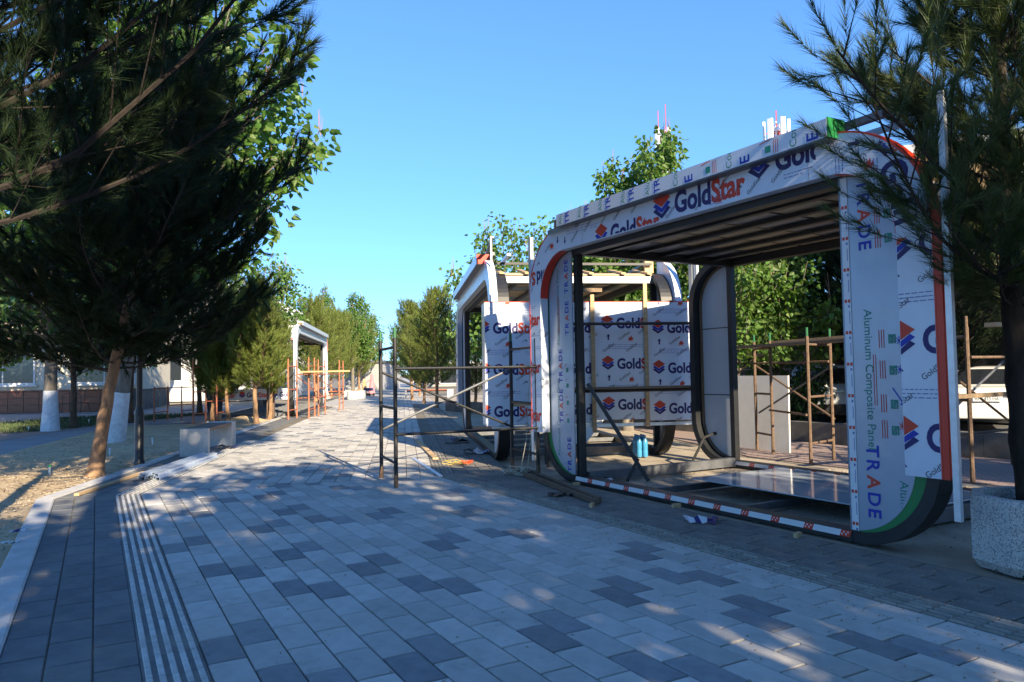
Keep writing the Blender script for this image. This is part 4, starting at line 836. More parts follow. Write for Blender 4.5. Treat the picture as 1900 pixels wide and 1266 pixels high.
# the same row goes on behind the camera and shades the foreground
shade_b = broad_mesh(35, 7.2, 2.2, 3.0, leaf=.24, nleaf=2500, shoots=80); tall = broad_mesh(37, 15.0, 8.8, 3.5, leaf=.3, nleaf=7000, shoots=90, trunk_r=.26)  # tall: unseen tree added, its high crown shaped to shade the left pines
SH = 'trees of the promenade row behind the camera'
for i, (ms, x, y, sc) in enumerate([(shade_b, 2.6, -2.2, .92), (darkp, 6.6, -3.0, 1.15), (shade_b, 8.6, -2.0, .8), (darkp, 11.0, .6, .95), (tall, 1.1, -3.4, 1.0), (darkp, 3.6, -6.4, 1.05), (shade_b, 5.4, -5.2, 1.1), (darkp, 8.8, -4.8, 1.05), (darkp, -3.4, -7.5, 1.15), (shade_b, -.9, -5.2, .88), (shade_b, 13.6, 1.6, 1.0), (shade_b, 1.6, -9.2, 1.1)]):
    plant('pine_tree' if ms is darkp else 'catalpa_tree', ms, (x, y), i * 1.3, 'tree of the shading row standing behind the camera', group=SH, sc=sc)
# low shrubs behind the rear footpath
sb = broad_mesh(36, 1.3, .25, .9, leaf=.09, nleaf=2600, trunk_r=.03, m='leaves_dark', pan=False, shoots=40)
for i, (px_, py_, lb) in enumerate(((1455, 795, 'dark shrub beside the white car behind the leaning board'),)):
    P = gnd(px_, py_); s = plant('shrub', sb, (P.x, P.y), i, lb, 'shrub', 'shrubs by the road')
# grass on the lawn strip
rs = np.random.RandomState(4); n = 9000; tri = lambda q: q
A, B, C, Dq = np.array([-13.4, 20.4]), np.array([-11.8, 29.6]), np.array([-17, 28.4]), np.array([-18, 20]); u, v = rs.rand(n, 1), rs.rand(n, 1); P = (A + (B - A) * u) * (1 - v) + (Dq + (C - Dq) * u) * v
P3 = np.c_[P, np.full(n, -.02)]; d = nrm(rs.randn(n, 3) * np.array([.4, .4, .1]) + np.array([0, 0, 1.])); s = nrm(np.cross(d, rs.randn(n, 3))) * .012; T = np.empty((n, 3, 3)); T[:, 0] = P3 - s; T[:, 1] = P3 + s; T[:, 2] = P3 + d * rs.uniform(.05, .14, (n, 1))
tag(link('grass', np_mesh('grass', T.reshape(-1, 3), 3, ['grass'])), 'thin green grass on the strip beside the pink path', 'grass', kind='stuff')
# ================================================================== scaffolds
def tb(parent, name, p0, p1, r=.021, m='scaffold_black', n=8): return MB().tube([p0, p1], r, n).build(name, m, parent, smooth=True)
def scaffold(name, frames, label, m='scaffold_black', H=2.0, ledgers=((0, .66), (0, 1.48)), rungs=(.3, .98, 1.75), braces=True, group='scaffolds', tips='scaffold_green', low=None, r=.026):
    base = (frames[0][0] + frames[-1][1]) / 2; base.z = 0; k = empty(name, base, 0, label, 'scaffold', group)
    for a, b_ in frames:
        for p in (a, b_):
            q = p - base; P = MB().tube([q + V3(0, 0, .0), q + V3(0, 0, H - .13)], r, 8).build('post', m, k, smooth=True); MB().tube([q + V3(0, 0, H - .13), q + V3(0, 0, H)], r * .78, 8).build('spigot', tips or m, P, smooth=True)
            MB().tube([q + V3(0, 0, .0), q + V3(0, 0, .16)], r * 1.12, 8).build('post_foot', low or m, P, smooth=True)
        for z in rungs: tb(k, 'rung', a - base + V3(0, 0, z), b_ - base + V3(0, 0, z), r * .72, m)
    for f0, f1 in zip(frames[:-1], frames[1:]):
        for side, z in ledgers:
            p, q = f0[side] - base + V3(0, 0, z), f1[side] - base + V3(0, 0, z); o = (q - p).cross(V3(0, 0, 1)).normalized() * r * 1.5; tb(k, 'ledger', p + o, q + o, r * .68, m)
        if braces:
            p, q = f0[0] - base, f1[0] - base; o = (q - p).cross(V3(0, 0, 1)).normalized() * -r * 1.6; tb(k, 'brace', p + V3(0, 0, 1.45) + o, q + V3(0, 0, .62) + o, r * .66, m); tb(k, 'brace', p + V3(0, 0, .64) + o * 1.6, q + V3(0, 0, 1.45) + o * 1.6, r * .66, 'grey_steel')
    return k
g = gnd
A1, A2, B1, B2 = g(708, 887), g(735, 905), g(951, 870), g(999, 885); C1 = V3(2.55, 11.05, 0); C2 = V3(2.75, 10.55, 0)
scaffold('scaffold', [(A1, A2), (B1, B2)], 'black tube scaffold frame standing on the paving left of the kiosks', ledgers=((1, .66), (1, 1.48)), low='scaffold_rust')
sf2 = scaffold('scaffold', [(K2(UW + .14, .66), K2(UW + .5, .62))], 'dark scaffold rails in front of the lettered end wall of the second kiosk', H=2.3)
for z in (1.1, 2.15): tb(sf2, 'ledger', K2(UW + .16, .6, z) - sf2.location, K2(UW + .12, 3.12, z) - sf2.location, .024)
F1a, F1b, F2a = g(1405, 835), g(1435, 842), g(1505, 862)
scaffold('scaffold', [(F1a, F1b), (F2a + V3(.55, .5, 0), F2a)], 'scaffold behind the near kiosk carrying timber planks', m='scaffold_rust', ledgers=((1, .72), (0, 1.5)), tips='scaffold_green')
S4 = [(g(1805, 895) + V3(0, .6, 0), g(1805, 895)), (g(1880, 862), g(1905, 880))]
scaffold('scaffold', S4, 'scaffold at the right edge behind the near kiosk, next to the parked sedan', m='scaffold_rust', ledgers=((0, .5), (1, 1.5)), tips=None)
OR = 'orange scaffolds round the far kiosk'
def fr(px, py, dx=.0, dy=.95): p = g(px, py); return (p + V3(dx, dy, 0), p)
scaffold('scaffold', [fr(573, 777, -.1, 1.1), fr(630, 762, -.1, 1.1)], 'orange scaffold frame at the right front of the far kiosk', m='scaffold_orange', group=OR, tips=None, H=2.05)
scaffold('scaffold', [fr(535, 779), fr(591, 772)], 'orange scaffold frame across the far kiosk opening', m='scaffold_orange', group=OR, tips=None, H=2.0)
scaffold('scaffold', [fr(286, 783), fr(337, 779)], 'low orange trestle left of the far kiosk', m='scaffold_orange', group=OR, tips=None, H=1.15, ledgers=((0, .5), (1, 1.1)), rungs=(.3, 1.1), braces=False)
scaffold('scaffold', [fr(358, 787), fr(402, 784)], 'rusty orange scaffold behind the low young pines', m='scaffold_orange', group=OR, tips=None, H=2.0)
def plank(a, b_, w, h, label, m='wood_old', grp='loose planks', nm='plank', cat='plank'):
    a = Vector(a); b_ = Vector(b_); k = MB(); c = (a + b_) / 2; k.bar(a - c, b_ - c, w, h); o = k.build(nm, m, None, c); return tag(o, label, cat, grp)
zt = 1.79
plank(F1a + V3(-.35, .5, zt), F2a + V3(.5, -.3, zt), .2, .045, 'long brown plank on the rear scaffold', 'wood_old'); plank(F1b + V3(.1, .0, zt + .048), F2a + V3(.75, -.6, zt + .06), .16, .045, 'paler plank laid on top of the long rear plank', 'wood_new')
plank(S4[0][1] + V3(-.35, -.1, 1.03), S4[1][1] + V3(.5, .0, 1.05), .1, .05, 'dark board level behind the red flange at the right edge', 'wood_old'); plank(S4[1][0] + V3(-.3, -.1, 1.97), S4[1][0] + V3(.6, .1, 1.97), .2, .06, 'timber on top of the right-edge scaffold', 'wood_new')
plank(V3(-.02, 10.98, .93), V3(.62, 10.78, .95), .1, .045, 'short pale board sticking out left of the near kiosk', 'wood_new'); plank(K2(UW + .24, .62, 1.145), K2(UW + .2, 3.05, 1.145), .14, .035, 'plank on the scaffold between the two kiosks', 'wood_old')
p3 = at(575, 690, 24.5); plank((p3.x - .3, p3.y, 1.56), (p3.x + 1.4, p3.y - .5, 1.56), .2, .05, 'plank on the orange scaffold of the far kiosk', 'wood_new')
# raking prop inside the near kiosk
mb = MB(); mb.bar(K1(.12, .12, 1.25), K1(.75, .55, .06), .04, .04); mb.bar(K1(.62, .5, .32), K1(.5, .42, .04), .035, .035); tag(mb.build('raking_prop', 'black_steel'), 'black raking steel prop inside the near kiosk left post', 'prop')
# glass sheet lying on the floor frame of the near kiosk
gl = empty('glass_sheet', K1(2.6, 1.4, .1), RZ1, 'pale glossy sheet lying flat on the near kiosk floor frame', 'sheet')
MB().bbox((-1.25, -.72, .045), (1.28, .78, .057)).build('pane', 'glass_sheet', gl); MB().bbox((-1.2, -.5, -.0), (1.2, -.42, .044)).build('support_lath', 'black_steel', gl); MB().bbox((-1.2, .45, 0), (1.2, .53, .044)).build('support_lath', 'black_steel', gl)
# leaning boards behind
def lean_board(p0, p1, h, back, t, m, label, grp=None):
    p0, p1 = Vector(p0), Vector(p1); n = (p1 - p0).cross(V3(0, 0, 1)).normalized() * -back; mb = MB(); nn = n.normalized() * t
    q = [p0, p1, p1 + n + V3(0, 0, h) - (p1 - p0) * .2, p0 + n + V3(0, 0, h)]
    c = (p0 + p1) / 2; vs = [v - c for v in q] + [v + nn - c for v in q]; mb.add(vs, [(0, 1, 2, 3), (7, 6, 5, 4), (0, 4, 5, 1), (1, 5, 6, 2), (2, 6, 7, 3), (3, 7, 4, 0)]); return tag(mb.build('leaning_board', m, None, c), label, 'board', grp)
lean_board(g(1340, 826), g(1465, 841), 1.28, .35, .03, 'white_board', 'pale sloping-edged board leaning against the rear scaffold')
lean_board(K2(2.5, 1.6), K2(4.4, 1.8), .5, .6, .02, 'white_board', 'pale board lying low inside the second kiosk')
# ================================================================== small site things on the ground
def channel_bundle():
    a, b_ = g(274, 893), g(388, 851); k = empty('profile_bundle', a, math.atan2(b_.y - a.y, b_.x - a.x), 'bundle of galvanised channel profiles lying on the left paving', 'profiles')
    L = (b_ - a).length
    for j in range(2):
        for i in range(5 - j):
            mb = MB(); y = (i - 2) * .078 + j * .04; z = .004 + j * .046; s_ = (i * .13 + j * .07) % .3
            mb.bbox((s_, y, z + .04), (L + s_, y + .058, z + .043)); mb.bbox((s_, y, z), (L + s_, y + .003, z + .04)); mb.bbox((s_, y + .055, z), (L + s_, y + .058, z + .04)); mb.build('channel_profile', 'galvanised', k)
channel_bundle()
plank(g(142, 918, .02), g(268, 876, .02), .06, .028, 'thin pale lath beside the kerb on the left paving', 'wood_new'); plank(g(282, 874, .02), g(330, 862, .02), .06, .03, 'short pale lath touching the profile bundle', 'wood_new')
plank(g(775, 818, .02), g(808, 851, .02), .09, .03, 'plank end lying on the tactile strip near the second kiosk', 'wood_new'); plank(g(766, 850, .012), g(818, 884, .012), .05, .02, 'flat grey metal strip on the paving by the black scaffold', 'zinc', 'loose metal', 'metal_strip', 'strip')
for i, (a, b_, lb) in enumerate(((g(958, 879), g(1108, 938), 'rusty steel tube on the paving, lying nearest the camera'), (g(975, 876), g(1112, 934), 'rusty steel tube on the paving, lying behind its twin'))):
    mb = MB(); c = (a + b_) / 2; mb.bar(a - c + V3(0, 0, .035), b_ - c + V3(0, 0, .035), .05, .05); tag(mb.build('steel_tube', 'scaffold_rust', None, c), lb, 'tube', 'rusty steel tubes')
def tangle(name, c, rad, n, m, label, cat, seed, r=.005, z=.05, L=1.):
    rr = random.Random(seed); mb = MB()
    for i in range(n):
        pts = []; a = rr.uniform(0, 6.3)
        for k in range(14): a += rr.uniform(.25, .75); q = rad * rr.uniform(.35, 1.) * (.4 + .6 * k / 13); pts.append((q * math.cos(a) * L, q * math.sin(a), r + rr.uniform(0, z)))
        mb.tube(pts, r, 5)
    return tag(mb.build(name, m, None, c, smooth=True), label, cat, 'cables on the ground')
tangle('cable', g(848, 862), .32, 3, 'cable_yellow', 'tangled yellow cable on the paving beside the second kiosk', 'cable', 1); tangle('cable', g(864, 862), .16, 3, 'cable_red', 'orange-red coiled cable on top of the yellow tangle', 'cable', 2, .008)
tangle('rope', g(965, 882), .35, 4, 'cable_pale', 'pale rope heap at the foot of the brown scaffold post', 'rope', 3, .007, .1)
mb = MB(); q = g(965, 882); mb.tube([V3(0, 0, .02), V3(.1, .1, .5), V3(.13, .18, 1.0), V3(.16, .22, 1.4)], .006, 5); mb.tube([V3(.1, .05, .02), V3(.17, .12, .6), V3(.2, .22, 1.2)], .006, 5); tag(mb.build('rope', 'cable_pale', None, q, smooth=True), 'pale rope hanging down beside the near kiosk left edge', 'rope', 'cables on the ground')
mb = MB(); pts = [K1(-.3, 2.2, .02), K1(-.25, 2.3, .22), K1(-.32, 2.5, .4), K1(-.4, 2.8, .45), K1(-.42, 3.0, .3), K1(-.4, 3.1, .02)]; tag(MB().tube([p - pts[0] for p in pts], .02, 7).build('hose', 'rubber', None, pts[0], smooth=True), 'black hose loop arching beside the rear grey leg panel', 'hose')
mb = MB(); pts = [K1(4.75, .35, .015), K1(4.9, .1, .012), K1(5.15, .0, .012), K1(5.45, -.05, .015), K1(5.7, .2, .02)]; tag(MB().tube([p - pts[0] for p in pts], .012, 6).build('cable', 'rubber', None, pts[0], smooth=True), 'black cable lying between near kiosk corner and planter', 'cable', 'cables on the ground')
def scrap(name, c, size, m, label, seed, cat='scrap', n=7, grp='site litter'):
    """crumpled sheet: folded strip of faces with thickness"""
    rr = random.Random(seed); mb = MB(); A = []; B = []
    for i in range(n): A.append(V3(size * (i / (n - 1) - .5), -size * .22 + rr.uniform(-.2, .2) * size, rr.uniform(.004, .22) * size + .004)); B.append(V3(size * (i / (n - 1) - .5) + rr.uniform(-.1, .1) * size, size * .22 + rr.uniform(-.2, .2) * size, rr.uniform(.004, .22) * size + .004))
    for i in range(n - 1): mb.add([A[i], A[i + 1], B[i + 1], B[i], A[i] + V3(0, 0, .003), A[i + 1] + V3(0, 0, .003), B[i + 1] + V3(0, 0, .003), B[i] + V3(0, 0, .003)], [(0, 1, 2, 3), (4, 5, 6, 7), (0, 4, 5, 1), (3, 7, 6, 2), (0, 4, 7, 3), (1, 5, 6, 2)], 0 if rr.random() < .75 else 1)
    return tag(mb.build(name, [m, 'ink_navy'], None, c), label, cat, grp)
scrap('film_scrap', g(1300, 971), .3, 'paper', 'crumpled white film scrap in front of the near kiosk sill', 5); scrap('film_scrap', g(1322, 966), .12, 'film_red', 'small red scrap beside the crumpled white film', 6)
scrap('film_scrap', g(1040, 920), .3, 'car_trim', 'black crumpled scrap against the rusty tubes', 7); scrap('film_scrap', g(1070, 922), .14, 'paper', 'small pale scrap beside the black crumpled one', 17)
scrap('film_scrap', g(888, 842), .5, 'paper', 'torn film strips on the paving by the second kiosk sill', 8); scrap('film_scrap', g(850, 822), .5, 'car_trim', 'dark torn film strips farther along the second kiosk sill', 9); scrap('film_scrap', g(20, 1010), .14, 'paper', 'white scrap on the sand at the left edge, nearer one', 12); scrap('film_scrap', g(34, 988), .12, 'paper', 'white scrap on the sand at the left edge, farther one', 13)
scrap('film_scrap', g(420, 833), .4, 'car_trim', 'dark flat scrap beside the concrete bench', 14)
for i, (px_, py_) in enumerate(((1069, 901), (1255, 942), (1480, 997), (1098, 941))):
    tag(MB().box((0, 0, .02), (.09, .035, .04), rz=.4 * i).build('wood_block', 'wood_new', None, g(px_, py_)), ['small wood block under the near kiosk left corner', 'small wood block midway along the near kiosk sill', 'small wood block in front of the near kiosk right part', 'small wood block at the end of the rusty tubes'][i], 'block', 'wood offcuts')
# measuring tape reel on the sill and bottle pack
mb = MB(); mb.lathe([(.04, 0), (.085, .006), (.09, .03), (.085, .05), (.03, .052)], 14); mb.box((0, 0, .057), (.07, .025, .01), 1); tag(mb.build('tape_reel', ['paper', 'rubber'], None, K1(.22, .3, .0), smooth=True), 'round white tape reel just inside the near kiosk sill', 'reel')
bp_ = empty('bottle_pack', K2(W2 + .3, 2.3, 0), RZ2, 'pack of blue water bottles behind the raking prop', 'bottles')
for i in range(2):
    for j in range(3):
        b_ = MB().lathe([(.04, 0), (.045, .02), (.045, .1), (.04, .12), (.045, .14), (.045, .24), (.03, .29), (.015, .32), (.015, .335)], 10, (j * .1, i * .1, .0)).build('bottle', 'plastic_blue', bp_, smooth=True); MB().lathe([(.017, .336), (.017, .356)], 8, (j * .1, i * .1, 0)).build('cap', 'sign_blue', b_)
scrap('work_glove', K1(5.2, 2.2, .1), .26, 'plastic_teal', 'teal work glove on the ledge behind the right planter', 15, 'glove', grp='site tools')
k = empty('power_tool', K1(5.05, .55, 0), .6, 'red and black power tool lying beside the right planter', 'tool'); MB().bbox((-.12, -.07, .05), (.12, .07, .19)).build('casing', 'film_red', k); MB().tube([(-.13, -.05, .02), (-.05, -.05, .3), (.08, -.05, .3)], .016, 6).build('handle', 'rubber', k); MB().bbox((-.15, -.09, 0), (.16, .09, .05)).build('base', 'rubber', k)
# sprinkler risers in the sand
for i, (px_, py_) in enumerate(((92, 878), (204, 844), (283, 823), (53, 800), (165, 785))):
    k = empty('sprinkler_riser', g(px_, py_), 0, ['white sprinkler riser in the sand left of the leaning pine', 'white sprinkler riser right of the leaning pine trunk', 'white sprinkler riser in the sand behind the lamp post', 'white sprinkler riser at the lawn edge, far left', 'white sprinkler riser on the lawn behind the whitewashed trunk'][i], 'sprinkler', 'sprinkler risers')
    MB().lathe([(.014, -.04), (.014, .09)], 8).build('pipe', 'antenna_white', k); MB().lathe([(.018, .09), (.022, .1), (.02, .125)], 8).build('cap', 'plastic_green' if i == 0 else 'antenna_white', k)
# lamp post
k = empty('lamp_post', g(258, 862), 0, 'black lamp post in the sand bed beside the leaning pine', 'lamp post')
MB().lathe([(.085, 0), (.085, .05), (.07, .08), (.07, .85), (.055, .92), (.05, .95)], 12).build('base', 'lamp_black', k, smooth=True); MB().lathe([(.048, .95), (.04, 3.6)], 12).build('pole', 'lamp_black', k, smooth=True); MB().lathe([(.05, 3.6), (.14, 3.66), (.16, 3.72), (.13, 3.95), (.17, 4.0), (.03, 4.12)], 14).build('lantern', 'lamp_black', k, smooth=True)
# concrete bench
def bench(p, rz, label, L=2.3, grp='benches', wood='bench_wood'):
    k = empty('bench', p, rz, label, 'bench', grp)
    def slab(x0, x1): 
        mb = MB(); c = .015; mb.bbox((x0, -.245, 0), (x1, .245, .5)); return mb
    o = slab(0, .1).build('concrete_leg', 'concrete', k); bv = o.modifiers.new('bevel', 'BEVEL'); bv.width = .012; bv.segments = 2
    o = slab(L - .36, L).build('concrete_leg', 'concrete', k); bv = o.modifiers.new('bevel', 'BEVEL'); bv.width = .012; bv.segments = 2
    for i in range(5): y = -.196 + i * .098; MB().bbox((.102, y - .04, .45), (L - .362, y + .04, .495)).build('seat_slat', wood, k)
    MB().bbox((.102, -.03, .39), (L - .362, .03, .448)).build('seat_beam', 'black_steel', k); return k
bn, bf = g(362, 847), g(425, 829); 
kb = bench(g(360, 848), math.atan2(d2.y, d2.x), 'concrete and timber bench on the left paving edge', 2.2)
for o in kb.children:
    pass
for i, (px_, py_, lb) in enumerate(((608, 741, 'far bench with red-brown seat beside the orange scaffold'), (752, 739, 'far bench with red-brown seat behind the black scaffold'))): bench(g(px_, py_), -.05 + .1 * i, lb, 2.3 if i == 0 else 2.9, wood='bench_red')
# planters
def planter(p, r, h, label, grp='planters', n=8):
    k = empty('planter', p, .22, label, 'planter', grp); MB().lathe([(r * .9, 0), (r, .06), (r, h - .03), (r * .97, h), (r * .8, h), (r * .78, h - .12)], n, phase=math.pi / n).build('bowl', 'terrazzo', k)
    MB().lathe([(r * .775, h - .1), (r * .7, h - .07)], n, phase=math.pi / n).build('soil', 'earth', k); MB().lathe([(r * .86, -.0), (r * .86, .02)], n).build('foot', 'concrete_dark', k); return k
pc = g(1835, 1084); planter(V3(pc.x + .58, pc.y + .36, 0), .42, .5, 'speckled terrazzo planter at the right edge')
planter(g(654, 742), .33, .5, 'far pale planter beside the orange scaffold, right one', n=16); planter(g(645, 741), .33, .5, 'far pale planter beside the orange scaffold, left one', n=16)
# sand heap at the young pines
mb = MB(); rr = random.Random(3)
prof = [(.75, -.05), (.6, .0), (.38, .08), (.15, .13), (.02, .15)]
mb.lathe(prof, 18); mb.v = [(x * 1.3 + rr.uniform(-.04, .04), y + rr.uniform(-.04, .04), z + rr.uniform(-.015, .015)) for x, y, z in mb.v]; tag(mb.build('sand_heap', 'sand', None, g(452, 781), smooth=True), 'small sand heap at the foot of the young pines', 'sand heap')
# black bin bags / crates near far kiosk
for i, (px_, py_, lb) in enumerate(((383, 780, 'dark leaning sheet offcut behind the low young pines'),)): lean_board(g(px_, py_), g(px_ + 28, py_), .75, .2, .03, 'car_trim', lb)
# garden chair-like frames by the left building
for i, (px_, py_) in enumerate(((123, 768), (150, 766))):
    k = empty('garden_chair', g(px_, py_), .3 + i, ['black wire chair left of the dark trunk by the brown plinth', 'black wire chair nearest the dark trunk by the brown plinth'][i], 'chair', 'wire chairs'); MB().bbox((-.22, -.22, .43), (.22, .22, .45)).build('seat', 'black_steel', k); MB().tube([(-.2, .2, .45), (-.2, .27, .8), (0, .29, .88), (.2, .27, .8), (.2, .2, .45)], .012, 6).build('backrest', 'black_steel', k)
    for sx in (-1, 1):
        for sy in (-1, 1): MB().tube([(sx * .18, sy * .18, .43), (sx * .25, sy * .25, 0)], .011, 6).build('leg', 'black_steel', k)

# ------------------------------------------------------------------ loose pebbles, fallen needles and site crumbs (uncountable)
def crumbs(name, pts, m, label, cat, size, seed, flat=1., length=1.):
    rs = np.random.RandomState(seed); P = np.array(pts); n = len(P); T = []
    a = rs.rand(n) * 6.283; s_ = rs.uniform(.4, 1.3, n) * size; ux = np.c_[np.cos(a), np.sin(a), np.zeros(n)] * s_[:, None] * length; uy = np.c_[-np.sin(a), np.cos(a), np.zeros(n)] * s_[:, None] * .55; uz = np.c_[np.zeros((n, 2)), s_ * .5 * flat]
    c = [P + ux, P + uy, P - ux, P - uy]; top = P + uz + ux * rs.uniform(-.2, .2, (n, 1))
    for q in range(4): T.append(np.stack([c[q], c[(q + 1) % 4], top], 1))
    V = np.concatenate(T, 1).reshape(-1, 3); tag(link(name, np_mesh(name, V, 3, [m])), label, cat, kind='stuff')
rs = np.random.RandomState(8); rr = random.Random(8)
pts = []
for _ in range(2600): u, v = rr.random(), rr.random() ** 1.4; q = (Z2(-.24, -.3).lerp(Z2(-.24, 13), u)).lerp(X(-9.4, 13.0).lerp(X(-11.8, 22), u), v); pts.append((q.x, q.y, .0))
for _ in range(1500): q = Z1(-.25 - 2.6 * rr.random() ** 1.5, -7 + 7.3 * rr.random()); pts.append((q.x, q.y, -.005))
crumbs('pebbles', pts, 'pebble', 'small stones and clods strewn over the sand bed', 'pebbles', .022, 1)
pts = []
for _ in range(2600):
    q = V3(-6.0 + rr.gauss(0, 1.7), 10.6 + rr.gauss(0, 1.8), 0); d_ = q - P0
    if d_.dot(n1) < -.22 or d_.dot(n2) < -.22: pts.append((q.x, q.y, .004))
crumbs('fallen_needles', pts, 'litter', 'brown fallen needles under the leaning pine', 'needles', .03, 2, .12, 1.6)
pts = []
for _ in range(2600): q = Z1(rr.uniform(4.5, 5.7) - abs(rr.gauss(0, .35)), -8.5 + 8.4 * rr.random()); pts.append((q.x, q.y, .003))
for _ in range(900): q = g(870, 866) + V3(rr.gauss(0, .9), rr.gauss(0, .8), .003); pts.append(tuple(q))
for _ in range(500): q = Z1(rr.uniform(.9, 4.5), -9 + 9 * rr.random()); pts.append((q.x, q.y, .002))
crumbs('site_crumbs', pts, 'pebble', 'grit and sawdust crumbs along the kiosk side of the paving', 'grit', .009, 3)
pts = []
for _ in range(900): q = K1(rr.uniform(-.5, 4.5), rr.uniform(.2, 3.6), -.012); pts.append(tuple(q))
crumbs('rubble', pts, 'pebble', 'small rubble on the ground inside the near kiosk frame', 'rubble', .02, 4)
# ================================================================== buildings, cars, masts, wires, people
def building_left():
    a = gnd(0, 768); b_ = gnd(250, 762); a = a + (a - b_) * 1.2; dv = (b_ - a); L = dv.length; k = empty('building', a, math.atan2(dv.y, dv.x), 'cream building with brown tiled plinth behind the left lawn', 'building')
    Hh = 4.2; MB().bbox((0, .12, .95), (L, 6, Hh)).build('wall', 'wall_cream', k); MB().bbox((0, .1, 0), (L, 5.9, .949)).build('plinth_core', 'concrete_dark', k)
    pl = MB().bbox((0, .06, .0), (L, .099, .06)).build('plinth', 'tile_brown', k)
    n = int(L / .62); tm = MB().bbox((-.3, 0, 0), (.3, .03, .27)).mesh('plinth_tile', 'tile_brown')
    for i in range(n):
        for j in range(3): link('plinth_tile', tm, pl, (.31 + i * .62, .068, .07 + j * .29))
    MB().bbox((-.1, -.0, .95), (L + .1, .118, 1.0)).build('plinth_cap', 'tile_brown', k); MB().bbox((-.3, -.4, Hh), (L + .3, 6.3, Hh + .25)).build('roof', 'wall_white', k)
    for x in np.arange(1.2, L - 2, 4.1):
        w = MB().bbox((x, .04, 1.25), (x + 2.6, .115, 3.3)).build('window', 'wall_white', k)
        for q in range(2): MB().bbox((x + .08 + q * 1.26, .03, 1.33), (x + 1.28 + q * 1.24, .038, 3.22)).build('pane', 'window_glass', w)
        MB().bbox((x - .1, -.06, 1.16), (x + 2.7, .1, 1.245)).build('sill', 'wall_white', w)
building_left()
# white and blue hall with a gable
P = at(405, 600, 46); k = empty('building', (P.x - 7.2, P.y, 0), R(-4), 'white hall with blue gable trim beyond the far kiosk', 'building')
mb = MB(); mb.prism([(0, 0), (9, 0), (9, 5.2), (8.2, 6.2), (4.5, 8.0), (.8, 6.2), (0, 5.2)], lambda a, b_, w: (a, w, b_), 0, 12); mb.build('wall', 'wall_white', k)
mb = MB(); mb.strip([(-.3, 5.0), (.6, 6.1), (4.5, 8.05), (8.4, 6.1), (9.3, 5.0)], [(-.3, 5.3), (.6, 6.4), (4.5, 8.35), (8.4, 6.4), (9.3, 5.3)], lambda a, b_, w: (a, w, b_), -.3, 12.2); mb.build('roof', 'wall_white', k)
MB().bbox((7.75, -.5, 4.0), (9.05, -.35, 5.6)).build('sign', 'sign_blue', k); MB().bbox((7.7, -.2, .3), (8.6, -.005, 4.6)).build('sign', 'sign_blue', k)
for x in (1.2, 3.8, 6.2): w = MB().bbox((x, -.06, 1.2), (x + 1.4, -.004, 3.6)).build('window', 'wall_white', k); MB().bbox((x + .1, -.07, 1.3), (x + 1.3, -.061, 3.5)).build('pane', 'window_glass', w)
# grey block wall and canopy building on the right, along the road
a = Z1(19.5, -26); k = empty('building', a, math.atan2(d1.y, d1.x), 'grey building with horizontal joints behind the parked cars', 'building')
MB().bbox((0, -6, 0), (46, 0, 3.4)).build('wall', 'block_wall', k)
for j in range(12): MB().bbox((0, .001, .28 * j + .26), (46, .012, .28 * j + .28)).build('joint_strip', 'wall_white', k)
MB().bbox((-.3, -6.3, 3.4), (46.3, .3, 3.6)).build('roof', 'wall_dark', k)
mb = MB(); nn = 90; A = [(22 + 18 * i / nn, 3.05 + (.03 if i % 2 else 0)) for i in range(nn + 1)]; B = [(p, q + .01) for p, q in A]; mb.strip(A, B, lambda a_, b_, w: (a_, w, b_ - .25 * (w / 3.2)), .02, 3.4); mb.build('canopy', 'roof_tin', k)
MB().bbox((22, 3.3, 2.7), (40, 3.42, 2.84)).build('canopy_beam', 'wall_dark', k)
for x in (22.4, 26.5, 31, 35.5, 39.5): MB().bbox((x, 3.2, 0), (x + .1, 3.3, 2.72)).build('canopy_post', 'wall_dark', k)
for x in (8, 15, 24, 29, 34): 
    w = MB().bbox((x, .013, .9), (x + 2.2, .06, 2.6)).build('window', 'wall_dark', k); MB().bbox((x + .1, .061, 1.0), (x + 2.1, .068, 2.5)).build('pane', 'window_glass', w)
# tan block far right behind the pine
P = at(1790, 330, 34); k = empty('building', (P.x - 3, P.y, 0), R(-28), 'tall tan block glimpsed through the right pine', 'building'); MB().bbox((0, 0, 0), (14, 10, 11.2)).build('wall', 'wall_tan', k); MB().bbox((-.3, -.3, 11.2), (14.3, 10.3, 11.6)).build('roof', 'wall_white', k)
for i in range(4):
    for j in range(3): w = MB().bbox((1 + i * 3.3, -.06, 1.4 + j * 3.3), (2.8 + i * 3.3, -.003, 3.2 + j * 3.3)).build('window', 'wall_white', k); MB().bbox((1.1 + i * 3.3, -.07, 1.5 + j * 3.3), (2.7 + i * 3.3, -.061, 3.1 + j * 3.3)).build('pane', 'window_glass', w)
# blue signboard on two posts behind the scaffold
P = at(1422, 612, 17.6); k = empty('signboard', (P.x, P.y, 0), -.1, 'small blue board on two posts under the trees behind the kiosk', 'sign'); MB().bbox((-.42, -.02, P.z - .1), (.42, .02, P.z + .1)).build('board', 'sign_blue', k)
for s in (-1, 1): MB().bbox((s * .33 - .03, .021, 0), (s * .33 + .03, .07, P.z - .05)).build('post', 'scaffold_green', k)
# low roadside wall
a, b_ = Z1(12.25, -16), Z1(12.25, 16); k = empty('roadside_wall', a, math.atan2(d1.y, d1.x), 'low dark concrete wall between rear footpath and road', 'wall')
for i in range(16): MB().bbox((i * 2.0 + .004, -.22, -.1), (i * 2.0 + 1.996, 0, .36 + .01 * (i % 3))).build('wall_block', 'concrete_dark', k)
